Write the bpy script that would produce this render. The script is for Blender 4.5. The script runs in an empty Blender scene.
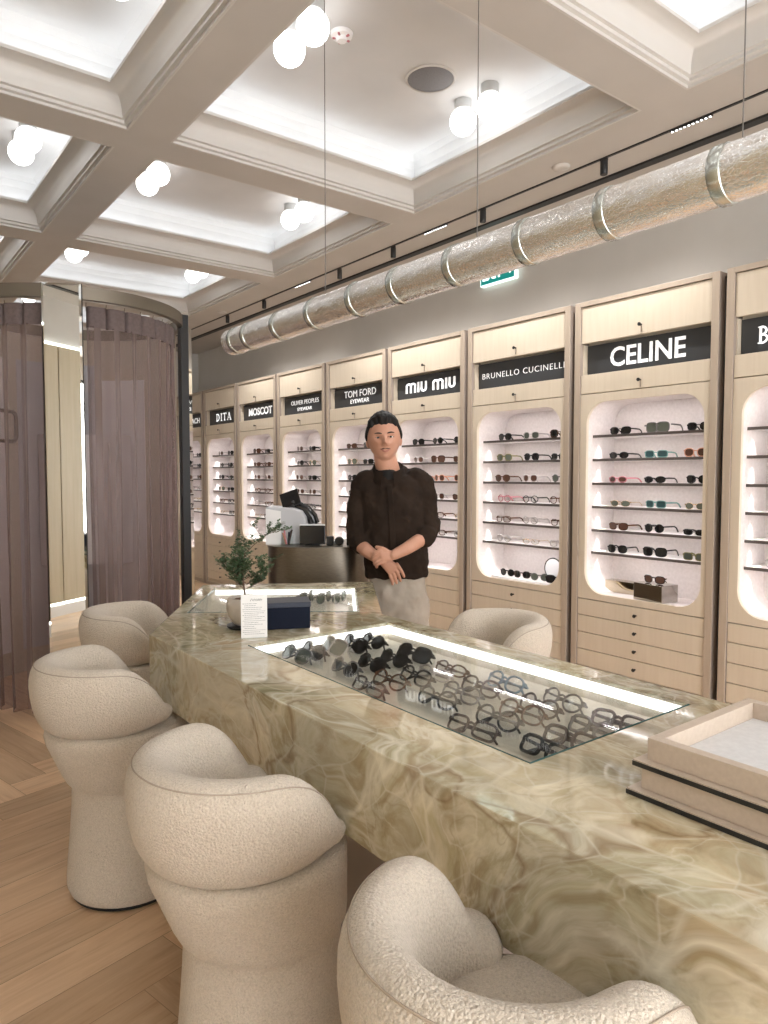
import bpy, bmesh, math, random
from mathutils import Vector, Matrix, noise
PI=math.pi; R=math.radians
rnd=random.Random(7)
S=bpy.context.scene; COL=S.collection
S.view_settings.view_transform='Standard'; S.view_settings.look='None'; S.view_settings.gamma=1
S.view_settings.use_curve_mapping=False
S.view_settings.exposure=0.0
CAMH=1.45
COVE=.40; NICHE=.25; SPOT=.85; EXPO=1.22; TRK=17; WORLD=3.4; F0=.15

# ---------------------------------------------------------------- materials
def mat(name, col=(.5,.5,.5), rough=.5, metal=0, spec=.5, emit=None, es=0, coat=0):
    m=bpy.data.materials.new(name); m.use_nodes=True
    b=m.node_tree.nodes['Principled BSDF']
    b.inputs['Base Color'].default_value=(*col,1); b.inputs['Roughness'].default_value=rough
    b.inputs['Metallic'].default_value=metal; b.inputs['Specular IOR Level'].default_value=spec
    b.inputs['Coat Weight'].default_value=coat
    if emit: b.inputs['Emission Color'].default_value=(*emit,1); b.inputs['Emission Strength'].default_value=es
    return m
def nt(m): return m.node_tree.nodes, m.node_tree.links, m.node_tree.nodes['Principled BSDF']
def N(ns,t,**k):
    n=ns.new(t)
    for a,v in k.items():
        if a in n.inputs: n.inputs[a].default_value=v
        else: setattr(n,a,v)
    return n
def ramp(ns,stops,interp='LINEAR'):
    r=ns.new('ShaderNodeValToRGB'); r.color_ramp.interpolation=interp
    el=r.color_ramp.elements
    while len(el)<len(stops): el.new(.5)
    for e,(p,c) in zip(el,stops):
        e.position=p; e.color=(*c,1) if len(c)==3 else c
    return r
def noisy(m, c1, c2, scale=20, detail=4, stretch=(1,1,1), bump=0, bscale=None, bdist=.002):
    ns,L,b=nt(m)
    tc=ns.new('ShaderNodeTexCoord'); mp=ns.new('ShaderNodeMapping'); mp.inputs['Scale'].default_value=stretch
    L.new(tc.outputs['Object'],mp.inputs['Vector'])
    n=N(ns,'ShaderNodeTexNoise',Scale=scale,Detail=detail); L.new(mp.outputs[0],n.inputs['Vector'])
    r=ramp(ns,[(.3,c1),(.7,c2)]); L.new(n.outputs['Fac'],r.inputs[0]); L.new(r.outputs[0],b.inputs['Base Color'])
    if bump:
        n2=N(ns,'ShaderNodeTexNoise',Scale=bscale or scale,Detail=3); L.new(mp.outputs[0],n2.inputs['Vector'])
        bp=N(ns,'ShaderNodeBump',Strength=bump,Distance=bdist); L.new(n2.outputs['Fac'],bp.inputs['Height']); L.new(bp.outputs[0],b.inputs['Normal'])
    return m
M={}
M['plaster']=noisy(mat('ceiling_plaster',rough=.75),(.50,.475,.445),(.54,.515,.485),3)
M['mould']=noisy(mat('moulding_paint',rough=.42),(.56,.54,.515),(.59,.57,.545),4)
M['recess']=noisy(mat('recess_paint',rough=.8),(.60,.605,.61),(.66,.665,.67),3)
M['wall']=noisy(mat('wall_paint',rough=.8),(.58,.56,.53),(.62,.60,.57),3)
def wood(name,c1,c2,sc=18,stretch=(1,1,.06),rough=.45,fleck=True):
    m=mat(name,rough=rough); ns,L,b=nt(m)
    tc=ns.new('ShaderNodeTexCoord'); mp=ns.new('ShaderNodeMapping'); mp.inputs['Scale'].default_value=stretch
    L.new(tc.outputs['Object'],mp.inputs['Vector'])
    n=N(ns,'ShaderNodeTexNoise',Scale=sc,Detail=6,Roughness=.6,Distortion=.6); L.new(mp.outputs[0],n.inputs['Vector'])
    r=ramp(ns,[(.25,c1),(.5,tuple((a+d)/2 for a,d in zip(c1,c2))),(.75,c2)]); L.new(n.outputs['Fac'],r.inputs[0])
    L.new(r.outputs[0],b.inputs['Base Color'])
    if fleck:
        n2=N(ns,'ShaderNodeTexNoise',Scale=60,Detail=2); L.new(mp.outputs[0],n2.inputs['Vector'])
        mx=ns.new('ShaderNodeMixRGB'); mx.blend_type='MULTIPLY'; mx.inputs[0].default_value=.35
        r2=ramp(ns,[(.35,(.92,.90,.87)),(.55,(1,1,1))]); L.new(n2.outputs['Fac'],r2.inputs[0])
        L.new(r.outputs[0],mx.inputs[1]); L.new(r2.outputs[0],mx.inputs[2]); L.new(mx.outputs[0],b.inputs['Base Color'])
    return m
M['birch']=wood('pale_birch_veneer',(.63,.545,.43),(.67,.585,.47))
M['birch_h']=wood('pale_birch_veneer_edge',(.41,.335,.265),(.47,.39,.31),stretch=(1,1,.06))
M['taupe']=mat('taupe_side_panel',(.36,.30,.26),.5)
M['gap']=mat('shadow_gap_panel',(.05,.047,.045),.6)
M['lining']=noisy(mat('niche_lining_linen',rough=.7),(.66,.60,.58),(.74,.68,.665),60,bump=.15,bscale=200)
M['shelf_top']=mat('shelf_white_acrylic',(.80,.77,.75),.35)
M['shelf_edge']=mat('shelf_dark_edge',(.10,.085,.08),.4)
M['black']=mat('black_metal',(.015,.015,.016),.45)
M['blackgloss']=mat('black_gloss_plastic',(.012,.012,.013),.15)
M['sign']=mat('charcoal_sign_board',(.045,.047,.05),.4)
M['letter']=mat('white_sign_lettering',(.9,.9,.9),.5,emit=(1,1,1),es=.25)
M['white']=mat('white_satin_plastic',(.82,.82,.83),.35)
M['grey']=mat('grey_plastic',(.52,.53,.56),.4)
M['bronze']=noisy(mat('brushed_bronze_sheet',rough=.32,metal=1),(.19,.165,.135),(.25,.22,.18),40,stretch=(1,1,12))
M['rail']=mat('bronze_curtain_rail',(.235,.205,.165),.4,metal=.8)
M['mirror']=mat('mirror_silver',(.9,.9,.86),.015,metal=1)
M['mirror_edge']=mat('mirror_bevel_edge',(.66,.68,.64),.08,metal=1)
M['led']=mat('led_diffuser',(1,1,1),.5,emit=(1,.99,.97),es=1.3)
M['led_warm']=mat('sign_led_strip',(1,1,1),.5,emit=(1,.93,.8),es=2.2)
M['skirt_led']=mat('skirting_led_strip',(1,1,1),.5,emit=(.95,1,.97),es=2.0)
M['globe']=mat('opal_globe_glass',(1,1,1),.3,emit=(1,.98,.96),es=1.6)
M['cap']=mat('globe_lamp_cap',(.55,.56,.56),.4,metal=.3)
M['spk']=noisy(mat('speaker_grille',rough=.7),(.17,.17,.185),(.22,.22,.235),200)
M['wire']=mat('steel_wire',(.20,.19,.18),.4,metal=.8)
M['led_dot']=mat('spot_module_led',(1,1,1),.5,emit=(1,1,1),es=3)
M['tray']=noisy(mat('beige_leather_tray',rough=.55),(.52,.43,.35),(.57,.48,.395),120,bump=.2,bscale=300,bdist=.0006)
M['tray_mat']=noisy(mat('pale_suede_mat',rough=.9),(.63,.63,.64),(.70,.70,.71),90)
M['pot']=noisy(mat('beige_stoneware',rough=.6),(.56,.50,.44),(.64,.58,.52),30)
M['soil']=noisy(mat('potting_soil',rough=.95),(.09,.05,.03),(.25,.14,.08),150,bump=.6,bscale=200)
M['leaf']=noisy(mat('leaf_green',rough=.45),(.035,.075,.035),(.10,.165,.08),25)
M['bark']=mat('twig_bark',(.17,.12,.085),.8)
M['paper']=mat('white_card',(.80,.79,.78),.6)
M['ink']=mat('printed_ink',(.16,.16,.17),.7)
M['navy']=mat('navy_cardboard',(.005,.008,.020),.75,spec=.2)
M['navy_lid']=mat('navy_box_lid',(.030,.036,.055),.4,spec=.3)
M['gold_mirror']=mat('bronzed_mirror_block',(.52,.46,.36),.05,metal=1)
M['acrylic']=mat('smoked_mirror_block',(.48,.46,.43),.08,metal=1)
M['exit_green']=mat('exit_sign_green',(.0,.13,.12),.4,emit=(0,.25,.22),es=.35)
M['exit_white']=mat('exit_sign_white',(.8,.9,.88),.4,emit=(.8,1,.97),es=.7)
M['felt']=noisy(mat('display_linen_base',rough=.85),(.55,.50,.42),(.62,.57,.49),60)
M['edge_glass']=mat('green_glass_edge',(.05,.13,.13),.15)
M['skin']=noisy(mat('skin',rough=.5),(.50,.255,.17),(.56,.30,.21),14)
M['skin'].node_tree.nodes['Principled BSDF'].inputs['Subsurface Weight'].default_value=.0
M['lips']=mat('lip_skin',(.42,.17,.13),.5)
M['hair']=noisy(mat('black_hair',rough=.6,spec=.3),(.003,.0025,.0025),(.009,.0075,.007),60,stretch=(1,1,.3),bump=.8,bscale=90,bdist=.004)
M['eye']=mat('eye_white',(.62,.58,.55),.3); M['iris']=mat('dark_iris',(.012,.008,.006),.2)
M['shirt']=noisy(mat('dark_brown_cotton',rough=.9,spec=.2),(.017,.0105,.007),(.029,.0185,.0125),9,bump=.35,bscale=26,bdist=.008)
M['tee']=mat('black_tee',(.008,.008,.008),.9)
M['chino']=noisy(mat('stone_chino_cloth',rough=.9,spec=.2),(.36,.32,.27),(.43,.385,.33),8,bump=.3,bscale=18,bdist=.008)
M['shoe']=mat('black_leather',(.02,.02,.02),.4)
M['steel']=mat('brushed_steel',(.55,.55,.56),.3,metal=1)
M['phone_blue']=mat('instrument_grey',(.35,.35,.37),.4)

def m_glass():
    m=bpy.data.materials.new('clear_glass_lid'); m.use_nodes=True; ns=m.node_tree.nodes; L=m.node_tree.links; ns.clear()
    o=ns.new('ShaderNodeOutputMaterial'); mx=ns.new('ShaderNodeMixShader'); t=ns.new('ShaderNodeBsdfTransparent'); g=ns.new('ShaderNodeBsdfGlossy')
    g.inputs['Roughness'].default_value=.01; t.inputs[0].default_value=(.97,.985,.98,1)
    lw=N(ns,'ShaderNodeLayerWeight',Blend=.5); p5=N(ns,'ShaderNodeMath',operation='POWER'); p5.inputs[1].default_value=4.2; L.new(lw.outputs['Facing'],p5.inputs[0])
    f=N(ns,'ShaderNodeMath',operation='MULTIPLY_ADD'); f.inputs[1].default_value=.5; f.inputs[2].default_value=.02; L.new(p5.outputs[0],f.inputs[0]); L.new(f.outputs[0],mx.inputs[0]); L.new(t.outputs[0],mx.inputs[1]); L.new(g.outputs[0],mx.inputs[2]); L.new(mx.outputs[0],o.inputs[0])
    return m
M['glass']=m_glass()
def m_tint(name,col,rough=.05,fac=.12,g=1.0):
    m=bpy.data.materials.new(name); m.use_nodes=True; ns=m.node_tree.nodes; L=m.node_tree.links; ns.clear()
    o=ns.new('ShaderNodeOutputMaterial'); mx=ns.new('ShaderNodeMixShader'); t=ns.new('ShaderNodeBsdfTransparent'); gl=ns.new('ShaderNodeBsdfGlossy')
    gl.inputs['Roughness'].default_value=rough; t.inputs[0].default_value=(*col,1); mx.inputs[0].default_value=fac
    L.new(t.outputs[0],mx.inputs[1]); L.new(gl.outputs[0],mx.inputs[2]); L.new(mx.outputs[0],o.inputs[0]); return m
M['lens_clear']=m_tint('clear_lens',(.86,.86,.85))
M['lens_dark']=mat('dark_sun_lens',(.012,.012,.013),.08)
M['lens_grey']=mat('grey_green_sun_lens',(.11,.125,.10),.08)
M['lens_brown']=mat('brown_sun_lens',(.10,.05,.035),.08)
M['lens_teal']=mat('teal_sun_lens',(.035,.075,.08),.08)
M['fr_black']=mat('black_acetate',(.010,.010,.011),.2)
M['fr_tort']=noisy(mat('tortoise_acetate',rough=.2),(.03,.012,.006),(.15,.06,.025),90)
M['fr_clear']=mat('pale_translucent_acetate',(.48,.44,.42),.2)
M['fr_pink']=mat('pink_acetate',(.55,.22,.25),.2)
M['fr_green']=mat('sea_green_acetate',(.16,.30,.28),.2)
M['fr_peach']=mat('peach_acetate',(.62,.30,.20),.2)
M['fr_blue']=mat('blue_grey_acetate',(.13,.22,.29),.15)
M['fr_gold']=mat('gold_wire',(.60,.45,.27),.25,metal=1)
M['fr_brown']=mat('dark_brown_acetate',(.06,.04,.035),.2)
M['fr_grey']=mat('smoke_grey_acetate',(.16,.15,.15),.2)
M['fr_yellow']=mat('olive_acetate',(.22,.20,.08),.2)

def m_curtain():
    m=bpy.data.materials.new('sheer_mauve_voile'); m.use_nodes=True; ns=m.node_tree.nodes; L=m.node_tree.links; ns.clear()
    o=ns.new('ShaderNodeOutputMaterial'); mx=ns.new('ShaderNodeMixShader'); t=ns.new('ShaderNodeBsdfTransparent')
    d=ns.new('ShaderNodeBsdfDiffuse'); tr=ns.new('ShaderNodeBsdfTranslucent'); m2=ns.new('ShaderNodeMixShader'); m2.inputs[0].default_value=.35
    d.inputs[0].default_value=(.32,.255,.245,1); tr.inputs[0].default_value=(.42,.33,.32,1); t.inputs[0].default_value=(.80,.72,.72,1)
    L.new(d.outputs[0],m2.inputs[1]); L.new(tr.outputs[0],m2.inputs[2])
    lw=ns.new('ShaderNodeLayerWeight'); lw.inputs[0].default_value=.35
    r=ramp(ns,[(0,(.40,)*3),(.5,(.58,)*3),(1,(.99,)*3)]); L.new(lw.outputs['Facing'],r.inputs[0])
    L.new(r.outputs[0],mx.inputs[0]); L.new(t.outputs[0],mx.inputs[1]); L.new(m2.outputs[0],mx.inputs[2]); L.new(mx.outputs[0],o.inputs[0]); return m
M['voile']=m_curtain()
M['header']=noisy(mat('mauve_header_tape',rough=.85),(.13,.10,.098),(.17,.13,.125),60)

def m_foil():
    m=mat('crinkled_foil',(.95,.95,.945),.07,metal=1); ns,L,b=nt(m)
    tc=ns.new('ShaderNodeTexCoord'); mp=ns.new('ShaderNodeMapping'); mp.inputs['Scale'].default_value=(1,.8,1); L.new(tc.outputs['Object'],mp.inputs[0])
    n=N(ns,'ShaderNodeTexNoise',Scale=32,Detail=5,Roughness=.65,Distortion=1.2); L.new(mp.outputs[0],n.inputs['Vector'])
    v=N(ns,'ShaderNodeTexVoronoi',Scale=120,feature='DISTANCE_TO_EDGE'); L.new(mp.outputs[0],v.inputs['Vector'])
    r=ramp(ns,[(0,(0,0,0)),(.12,(1,1,1))]); L.new(v.outputs['Distance'],r.inputs[0])
    a=N(ns,'ShaderNodeMath',operation='MULTIPLY_ADD'); a.inputs[1].default_value=.25; L.new(r.outputs[0],a.inputs[0]); L.new(n.outputs['Fac'],a.inputs[2])
    bp=N(ns,'ShaderNodeBump',Strength=.5,Distance=.0035); L.new(a.outputs[0],bp.inputs['Height']); L.new(bp.outputs[0],b.inputs['Normal'])
    return m
M['foil']=m_foil()
M['foil_band']=mat('foil_tape_band',(.62,.66,.64),.25,metal=1)

def m_boucle():
    m=mat('cream_boucle',rough=.95,spec=.15); ns,L,b=nt(m)
    tc=ns.new('ShaderNodeTexCoord')
    n=N(ns,'ShaderNodeTexNoise',Scale=260,Detail=3,Roughness=.7,Distortion=.8); L.new(tc.outputs['Object'],n.inputs['Vector'])
    v=N(ns,'ShaderNodeTexVoronoi',Scale=210); L.new(tc.outputs['Object'],v.inputs['Vector'])
    r=ramp(ns,[(.28,(.50,.43,.35)),(.6,(.70,.62,.52))]); L.new(n.outputs['Fac'],r.inputs[0]); L.new(r.outputs[0],b.inputs['Base Color'])
    a=N(ns,'ShaderNodeMath',operation='SUBTRACT'); L.new(n.outputs['Fac'],a.inputs[0]); L.new(v.outputs['Distance'],a.inputs[1])
    bp=N(ns,'ShaderNodeBump',Strength=.75,Distance=.004); L.new(a.outputs[0],bp.inputs['Height']); L.new(bp.outputs[0],b.inputs['Normal'])
    b.inputs['Sheen Weight'].default_value=.25; b.inputs['Sheen Roughness'].default_value=.6
    return m
M['boucle']=m_boucle()
M['seam']=mat('seam_piping',(.42,.35,.28),.9)

def m_onyx():
    m=mat('green_onyx',rough=.06,spec=.55,coat=.3); ns,L,b=nt(m)
    tc=ns.new('ShaderNodeTexCoord'); mp=ns.new('ShaderNodeMapping'); mp.inputs['Rotation'].default_value=(.5,.35,.9); mp.inputs['Scale'].default_value=(1.15,.8,1.0)
    L.new(tc.outputs['Object'],mp.inputs[0])
    w=N(ns,'ShaderNodeTexNoise',Scale=1.5,Detail=3,Roughness=.5); L.new(mp.outputs[0],w.inputs['Vector'])
    sc=N(ns,'ShaderNodeVectorMath',operation='SCALE'); sc.inputs['Scale'].default_value=.95; L.new(w.outputs['Color'],sc.inputs[0])
    ad=N(ns,'ShaderNodeVectorMath',operation='ADD'); L.new(mp.outputs[0],ad.inputs[0]); L.new(sc.outputs[0],ad.inputs[1])
    n1=N(ns,'ShaderNodeTexNoise',Scale=2.3,Detail=8,Roughness=.58,Distortion=1.0); L.new(ad.outputs[0],n1.inputs['Vector'])
    r1=ramp(ns,[(.30,(.22,.20,.12)),(.38,(.36,.32,.20)),(.43,(.52,.48,.34)),(.475,(.36,.30,.185)),(.52,(.58,.54,.42)),(.565,(.42,.37,.235)),(.62,(.64,.61,.50)),(.70,(.38,.27,.155))])
    L.new(n1.outputs['Fac'],r1.inputs[0])
    # agate-like bands inside some clouds
    n2=N(ns,'ShaderNodeTexNoise',Scale=1.3,Detail=4,Distortion=1.2); L.new(ad.outputs[0],n2.inputs['Vector'])
    ml=N(ns,'ShaderNodeMath',operation='MULTIPLY'); ml.inputs[1].default_value=26; L.new(n2.outputs['Fac'],ml.inputs[0])
    sn=N(ns,'ShaderNodeMath',operation='SINE'); L.new(ml.outputs[0],sn.inputs[0])
    r2=ramp(ns,[(.55,(0,0,0)),(1,(.45,.45,.45))]); L.new(sn.outputs[0],r2.inputs[0])
    msk=ramp(ns,[(.45,(0,0,0)),(.6,(1,1,1))]); L.new(w.outputs['Fac'],msk.inputs[0])
    mm=N(ns,'ShaderNodeMath',operation='MULTIPLY'); L.new(r2.outputs[0],mm.inputs[0]); L.new(msk.outputs[0],mm.inputs[1])
    mx=ns.new('ShaderNodeMixRGB'); L.new(mm.outputs[0],mx.inputs[0]); L.new(r1.outputs[0],mx.inputs[1]); mx.inputs[2].default_value=(.70,.66,.54,1)
    # rusty and cream patches
    def patch(scale,lo,hi,col,prev,off):
        mp2=ns.new('ShaderNodeMapping'); mp2.inputs['Location'].default_value=(off,off*2,1); L.new(ad.outputs[0],mp2.inputs[0])
        n=N(ns,'ShaderNodeTexNoise',Scale=scale,Detail=6,Roughness=.65,Distortion=.5); L.new(mp2.outputs[0],n.inputs['Vector'])
        r=ramp(ns,[(lo,(0,0,0)),(hi,(.75,.75,.75))]); L.new(n.outputs['Fac'],r.inputs[0])
        x=ns.new('ShaderNodeMixRGB'); L.new(r.outputs[0],x.inputs[0]); L.new(prev.outputs[0],x.inputs[1]); x.inputs[2].default_value=(*col,1); return x
    c=patch(1.6,.50,.66,(.62,.57,.45),mx,3)
    c=patch(3.2,.585,.72,(.43,.29,.17),c,7)
    c=patch(2.4,.60,.70,(.34,.35,.25),c,11)
    # veins: thin bright and dark lines where a warped noise crosses a level
    def vein(scale,width,col,prev,amt,off):
        mp2=ns.new('ShaderNodeMapping'); mp2.inputs['Location'].default_value=(off,1,off); L.new(ad.outputs[0],mp2.inputs[0])
        n=N(ns,'ShaderNodeTexNoise',Scale=scale,Detail=5,Roughness=.5,Distortion=.35); L.new(mp2.outputs[0],n.inputs['Vector'])
        s1=N(ns,'ShaderNodeMath',operation='SUBTRACT'); s1.inputs[1].default_value=.5; L.new(n.outputs['Fac'],s1.inputs[0])
        s2=N(ns,'ShaderNodeMath',operation='ABSOLUTE'); L.new(s1.outputs[0],s2.inputs[0])
        r=ramp(ns,[(0,(amt,)*3),(width,(0,0,0))]); L.new(s2.outputs[0],r.inputs[0])
        x=ns.new('ShaderNodeMixRGB'); L.new(r.outputs[0],x.inputs[0]); L.new(prev.outputs[0],x.inputs[1]); x.inputs[2].default_value=(*col,1); return x
    c=vein(3.0,.007,(.30,.22,.13),c,.35,13)
    c=vein(3.6,.006,(.68,.65,.55),c,.35,17)
    c=vein(1.1,.012,(.74,.71,.60),c,.85,2)
    c=vein(1.5,.014,(.24,.165,.09),c,.75,5)
    c=vein(2.3,.008,(.72,.69,.58),c,.45,9)
    sc3=N(ns,'ShaderNodeVectorMath',operation='SCALE'); sc3.inputs['Scale'].default_value=.35; L.new(w.outputs['Color'],sc3.inputs[0])
    ad3=N(ns,'ShaderNodeVectorMath',operation='ADD'); L.new(mp.outputs[0],ad3.inputs[0]); L.new(sc3.outputs[0],ad3.inputs[1])
    for scl,wd,amt,off in ((3.2,.020,.75,0),(7.5,.020,.55,4)):
        mp3=ns.new('ShaderNodeMapping'); mp3.inputs['Location'].default_value=(off,off,off); L.new(ad3.outputs[0],mp3.inputs[0])
        v=N(ns,'ShaderNodeTexVoronoi',Scale=scl,feature='DISTANCE_TO_EDGE'); L.new(mp3.outputs[0],v.inputs['Vector'])
        r=ramp(ns,[(0,(amt,)*3),(wd,(0,0,0))]); L.new(v.outputs['Distance'],r.inputs[0])
        vc=N(ns,'ShaderNodeTexVoronoi',Scale=scl); L.new(mp3.outputs[0],vc.inputs['Vector'])
        rc=ramp(ns,[(0,(.80,.78,.74)),(.5,(1,1,1)),(1,(1.16,1.15,1.12))]); L.new(vc.outputs['Color'],rc.inputs[0])
        t_=ns.new('ShaderNodeMixRGB'); t_.blend_type='MULTIPLY'; t_.inputs[0].default_value=.75; L.new(c.outputs[0],t_.inputs[1]); L.new(rc.outputs[0],t_.inputs[2])
        x=ns.new('ShaderNodeMixRGB'); L.new(r.outputs[0],x.inputs[0]); L.new(t_.outputs[0],x.inputs[1]); x.inputs[2].default_value=(.66,.62,.50,1); c=x
    nh=N(ns,'ShaderNodeTexNoise',Scale=11,Detail=9,Roughness=.68,Distortion=.8); L.new(ad.outputs[0],nh.inputs['Vector'])
    rh=ramp(ns,[(.30,(.66,.61,.52)),(.5,(.98,.97,.94)),(.68,(1.14,1.13,1.10))]); L.new(nh.outputs['Fac'],rh.inputs[0])
    th_=ns.new('ShaderNodeMixRGB'); th_.blend_type='MULTIPLY'; th_.inputs[0].default_value=.85; L.new(c.outputs[0],th_.inputs[1]); L.new(rh.outputs[0],th_.inputs[2])
    L.new(th_.outputs[0],b.inputs['Base Color'])
    return m
M['onyx']=m_onyx()

def m_floor():
    m=mat('oak_herringbone',rough=.33); ns,L,b=nt(m)
    uv=ns.new('ShaderNodeUVMap'); uv.uv_map='UVMap'
    at=ns.new('ShaderNodeAttribute'); at.attribute_name='plank'
    mp=ns.new('ShaderNodeMapping'); mp.inputs['Scale'].default_value=(1.3,14,1); L.new(uv.outputs[0],mp.inputs[0])
    n=N(ns,'ShaderNodeTexNoise',Scale=2.2,Detail=6,Roughness=.6,Distortion=1.0); n.noise_dimensions='4D'; L.new(mp.outputs[0],n.inputs['Vector'])
    ml=N(ns,'ShaderNodeMath',operation='MULTIPLY'); ml.inputs[1].default_value=40; L.new(at.outputs['Fac'],ml.inputs[0]); L.new(ml.outputs[0],n.inputs['W'])
    r=ramp(ns,[(.25,(.50,.315,.185)),(.42,(.66,.455,.29)),(.58,(.74,.53,.35)),(.78,(.81,.62,.435))]); L.new(n.outputs['Fac'],r.inputs[0])
    tint=ramp(ns,[(0,(.72,.69,.65)),(.45,(.98,.95,.91)),(1,(1.10,1.09,1.06))]); L.new(at.outputs['Fac'],tint.inputs[0])
    mx=ns.new('ShaderNodeMixRGB'); mx.blend_type='MULTIPLY'; mx.inputs[0].default_value=1; L.new(r.outputs[0],mx.inputs[1]); L.new(tint.outputs[0],mx.inputs[2])
    L.new(mx.outputs[0],b.inputs['Base Color'])
    bp=N(ns,'ShaderNodeBump',Strength=.1,Distance=.002); L.new(n.outputs['Fac'],bp.inputs['Height']); L.new(bp.outputs[0],b.inputs['Normal'])
    return m
M['oak']=m_floor()
M['groove']=mat('plank_joint',(.33,.23,.15),.8)
M['panel']=wood('left_wall_wood_panel',(.50,.43,.30),(.585,.51,.375))

# ---------------------------------------------------------------- mesh helpers
class MB:
    def __init__(s): s.bm=bmesh.new(); s.mats=[]
    def mi(s,m):
        if m is None: return 0
        if m not in s.mats: s.mats.append(m)
        return s.mats.index(m)
    def faces(s,fs,m):
        i=s.mi(m)
        for f in fs: f.material_index=i
    def box(s,x0,x1,y0,y1,z0,z1,m=None,mx=None):
        v=[s.bm.verts.new(Vector(p)) for p in [(x0,y0,z0),(x1,y0,z0),(x1,y1,z0),(x0,y1,z0),(x0,y0,z1),(x1,y0,z1),(x1,y1,z1),(x0,y1,z1)]]
        if mx:
            for a in v: a.co=mx@a.co
        f=[s.bm.faces.new([v[i] for i in q]) for q in [(3,2,1,0),(4,5,6,7),(0,1,5,4),(1,2,6,5),(2,3,7,6),(3,0,4,7)]]
        s.faces(f,m); return s
    def quad(s,pts,m=None):
        f=s.bm.faces.new([s.bm.verts.new(p) for p in pts]); s.faces([f],m); return s
    def loft(s,rings,m=None,closed=True,cap=True):
        rv=[[s.bm.verts.new(p) for p in r] for r in rings]; n=len(rv[0]); fs=[]
        for a,b in zip(rv,rv[1:]):
            for i in range(n if closed else n-1):
                j=(i+1)%n
                fs.append(s.bm.faces.new([a[i],a[j],b[j],b[i]]))
        if cap and closed:
            fs.append(s.bm.faces.new(rv[0][::-1])); fs.append(s.bm.faces.new(rv[-1]))
        s.faces(fs,m); return s
    def tube(s,pts,r,m=None,n=8,closed=False,cap=True,flat=1.0,up=None):
        pts=[Vector(p) for p in pts]; k=len(pts); rings=[]
        prev=None
        for i,p in enumerate(pts):
            if closed: t=(pts[(i+1)%k]-pts[i-1])
            else: t=(pts[min(i+1,k-1)]-pts[max(i-1,0)])
            t.normalize()
            ref=Vector(up) if up else (Vector((0,0,1)) if abs(t.z)<.95 else Vector((1,0,0)))
            if prev is not None and not up: ref=prev
            a=t.cross(ref)
            if a.length<1e-6: a=t.cross(Vector((1,.3,.2)))
            a.normalize(); b=a.cross(t); b.normalize()
            prev=b
            rr=r[i] if isinstance(r,(list,tuple)) else r
            rings.append([p+a*math.cos(2*PI*q/n)*rr+b*math.sin(2*PI*q/n)*rr*flat for q in range(n)])
        if closed:
            rv=[[s.bm.verts.new(p) for p in rg] for rg in rings]; fs=[]
            for i in range(k):
                A=rv[i];B=rv[(i+1)%k]
                for q in range(n):
                    fs.append(s.bm.faces.new([A[q],A[(q+1)%n],B[(q+1)%n],B[q]]))
            s.faces(fs,m)
        else: s.loft(rings,m,cap=cap)
        return s
    def lathe(s,prof,c=(0,0,0),n=32,m=None,axis='z',cap=True):
        rings=[]
        for r,z in prof:
            rg=[]
            for q in range(n):
                a=2*PI*q/n; x,y=r*math.cos(a),r*math.sin(a)
                p=(x,y,z) if axis=='z' else ((x,z,y) if axis=='y' else (z,x,y))
                rg.append(Vector(p)+Vector(c))
            rings.append(rg)
        return s.loft(rings,m,cap=cap)
    def sphere(s,c,r,m=None,seg=20,rings=12,sc=(1,1,1)):
        g=[]
        for i in range(rings+1):
            th=PI*i/rings; th=min(max(th,.02),PI-.02)
            g.append([Vector((c[0]+sc[0]*r*math.sin(th)*math.cos(2*PI*q/seg),c[1]+sc[1]*r*math.sin(th)*math.sin(2*PI*q/seg),c[2]-sc[2]*r*math.cos(th))) for q in range(seg)])
        return s.loft(g,m)
    def prism(s,pts,z0,z1,m=None):
        return s.loft([[Vector((x,y,z0)) for x,y in pts],[Vector((x,y,z1)) for x,y in pts]],m)
    def obj(s,name,m=None,parent=None,smooth=None,bevel=0,loc=None,recalc=True,segs=2):
        if recalc: bmesh.ops.recalc_face_normals(s.bm,faces=s.bm.faces)
        me=bpy.data.meshes.new(name); s.bm.to_mesh(me); s.bm.free()
        for q in (s.mats or [m]): me.materials.append(q)
        o=bpy.data.objects.new(name,me); COL.objects.link(o)
        if parent: o.parent=parent
        if loc: o.location=loc
        if smooth is not None:
            for p in me.polygons: p.use_smooth=True
            if smooth<180: me.set_sharp_from_angle(angle=R(smooth))
        if bevel:
            b=o.modifiers.new('bevel','BEVEL'); b.width=bevel; b.segments=segs; b.limit_method='ANGLE'; b.angle_limit=R(40)
        return o
def thing(name,label,cat,loc=(0,0,0),rz=0,group=None):
    o=bpy.data.objects.new(name,None); COL.objects.link(o); o.location=loc; o.rotation_euler=(0,0,rz)
    o.empty_display_size=.1
    return tag(o,label,cat,group)
def tag(o,label,cat,group=None,kind=None):
    o['label']=label; o['category']=cat
    if group: o['group']=group
    if kind: o['kind']=kind
    return o
def struct(o): o['kind']='structure'; return o
def dup(root,loc,rz=None,label=None,group=None):
    r=root.copy(); COL.objects.link(r); r.location=loc
    if rz is not None: r.rotation_euler=(0,0,rz)
    if label: r['label']=label
    if group: r['group']=group
    for ch in list(root.children):
        c=ch.copy(); COL.objects.link(c); c.parent=r
        for g in ch.children:
            d=g.copy(); COL.objects.link(d); d.parent=c
    return r
def rrect(x0,x1,y0,y1,r,n=8):
    out=[]
    for cx,cy,a0 in [(x1-r,y1-r,0),(x0+r,y1-r,90),(x0+r,y0+r,180),(x1-r,y0+r,270)]:
        for i in range(n+1):
            a=R(a0+90*i/n); out.append((cx+r*math.cos(a),cy+r*math.sin(a)))
    return out
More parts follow.
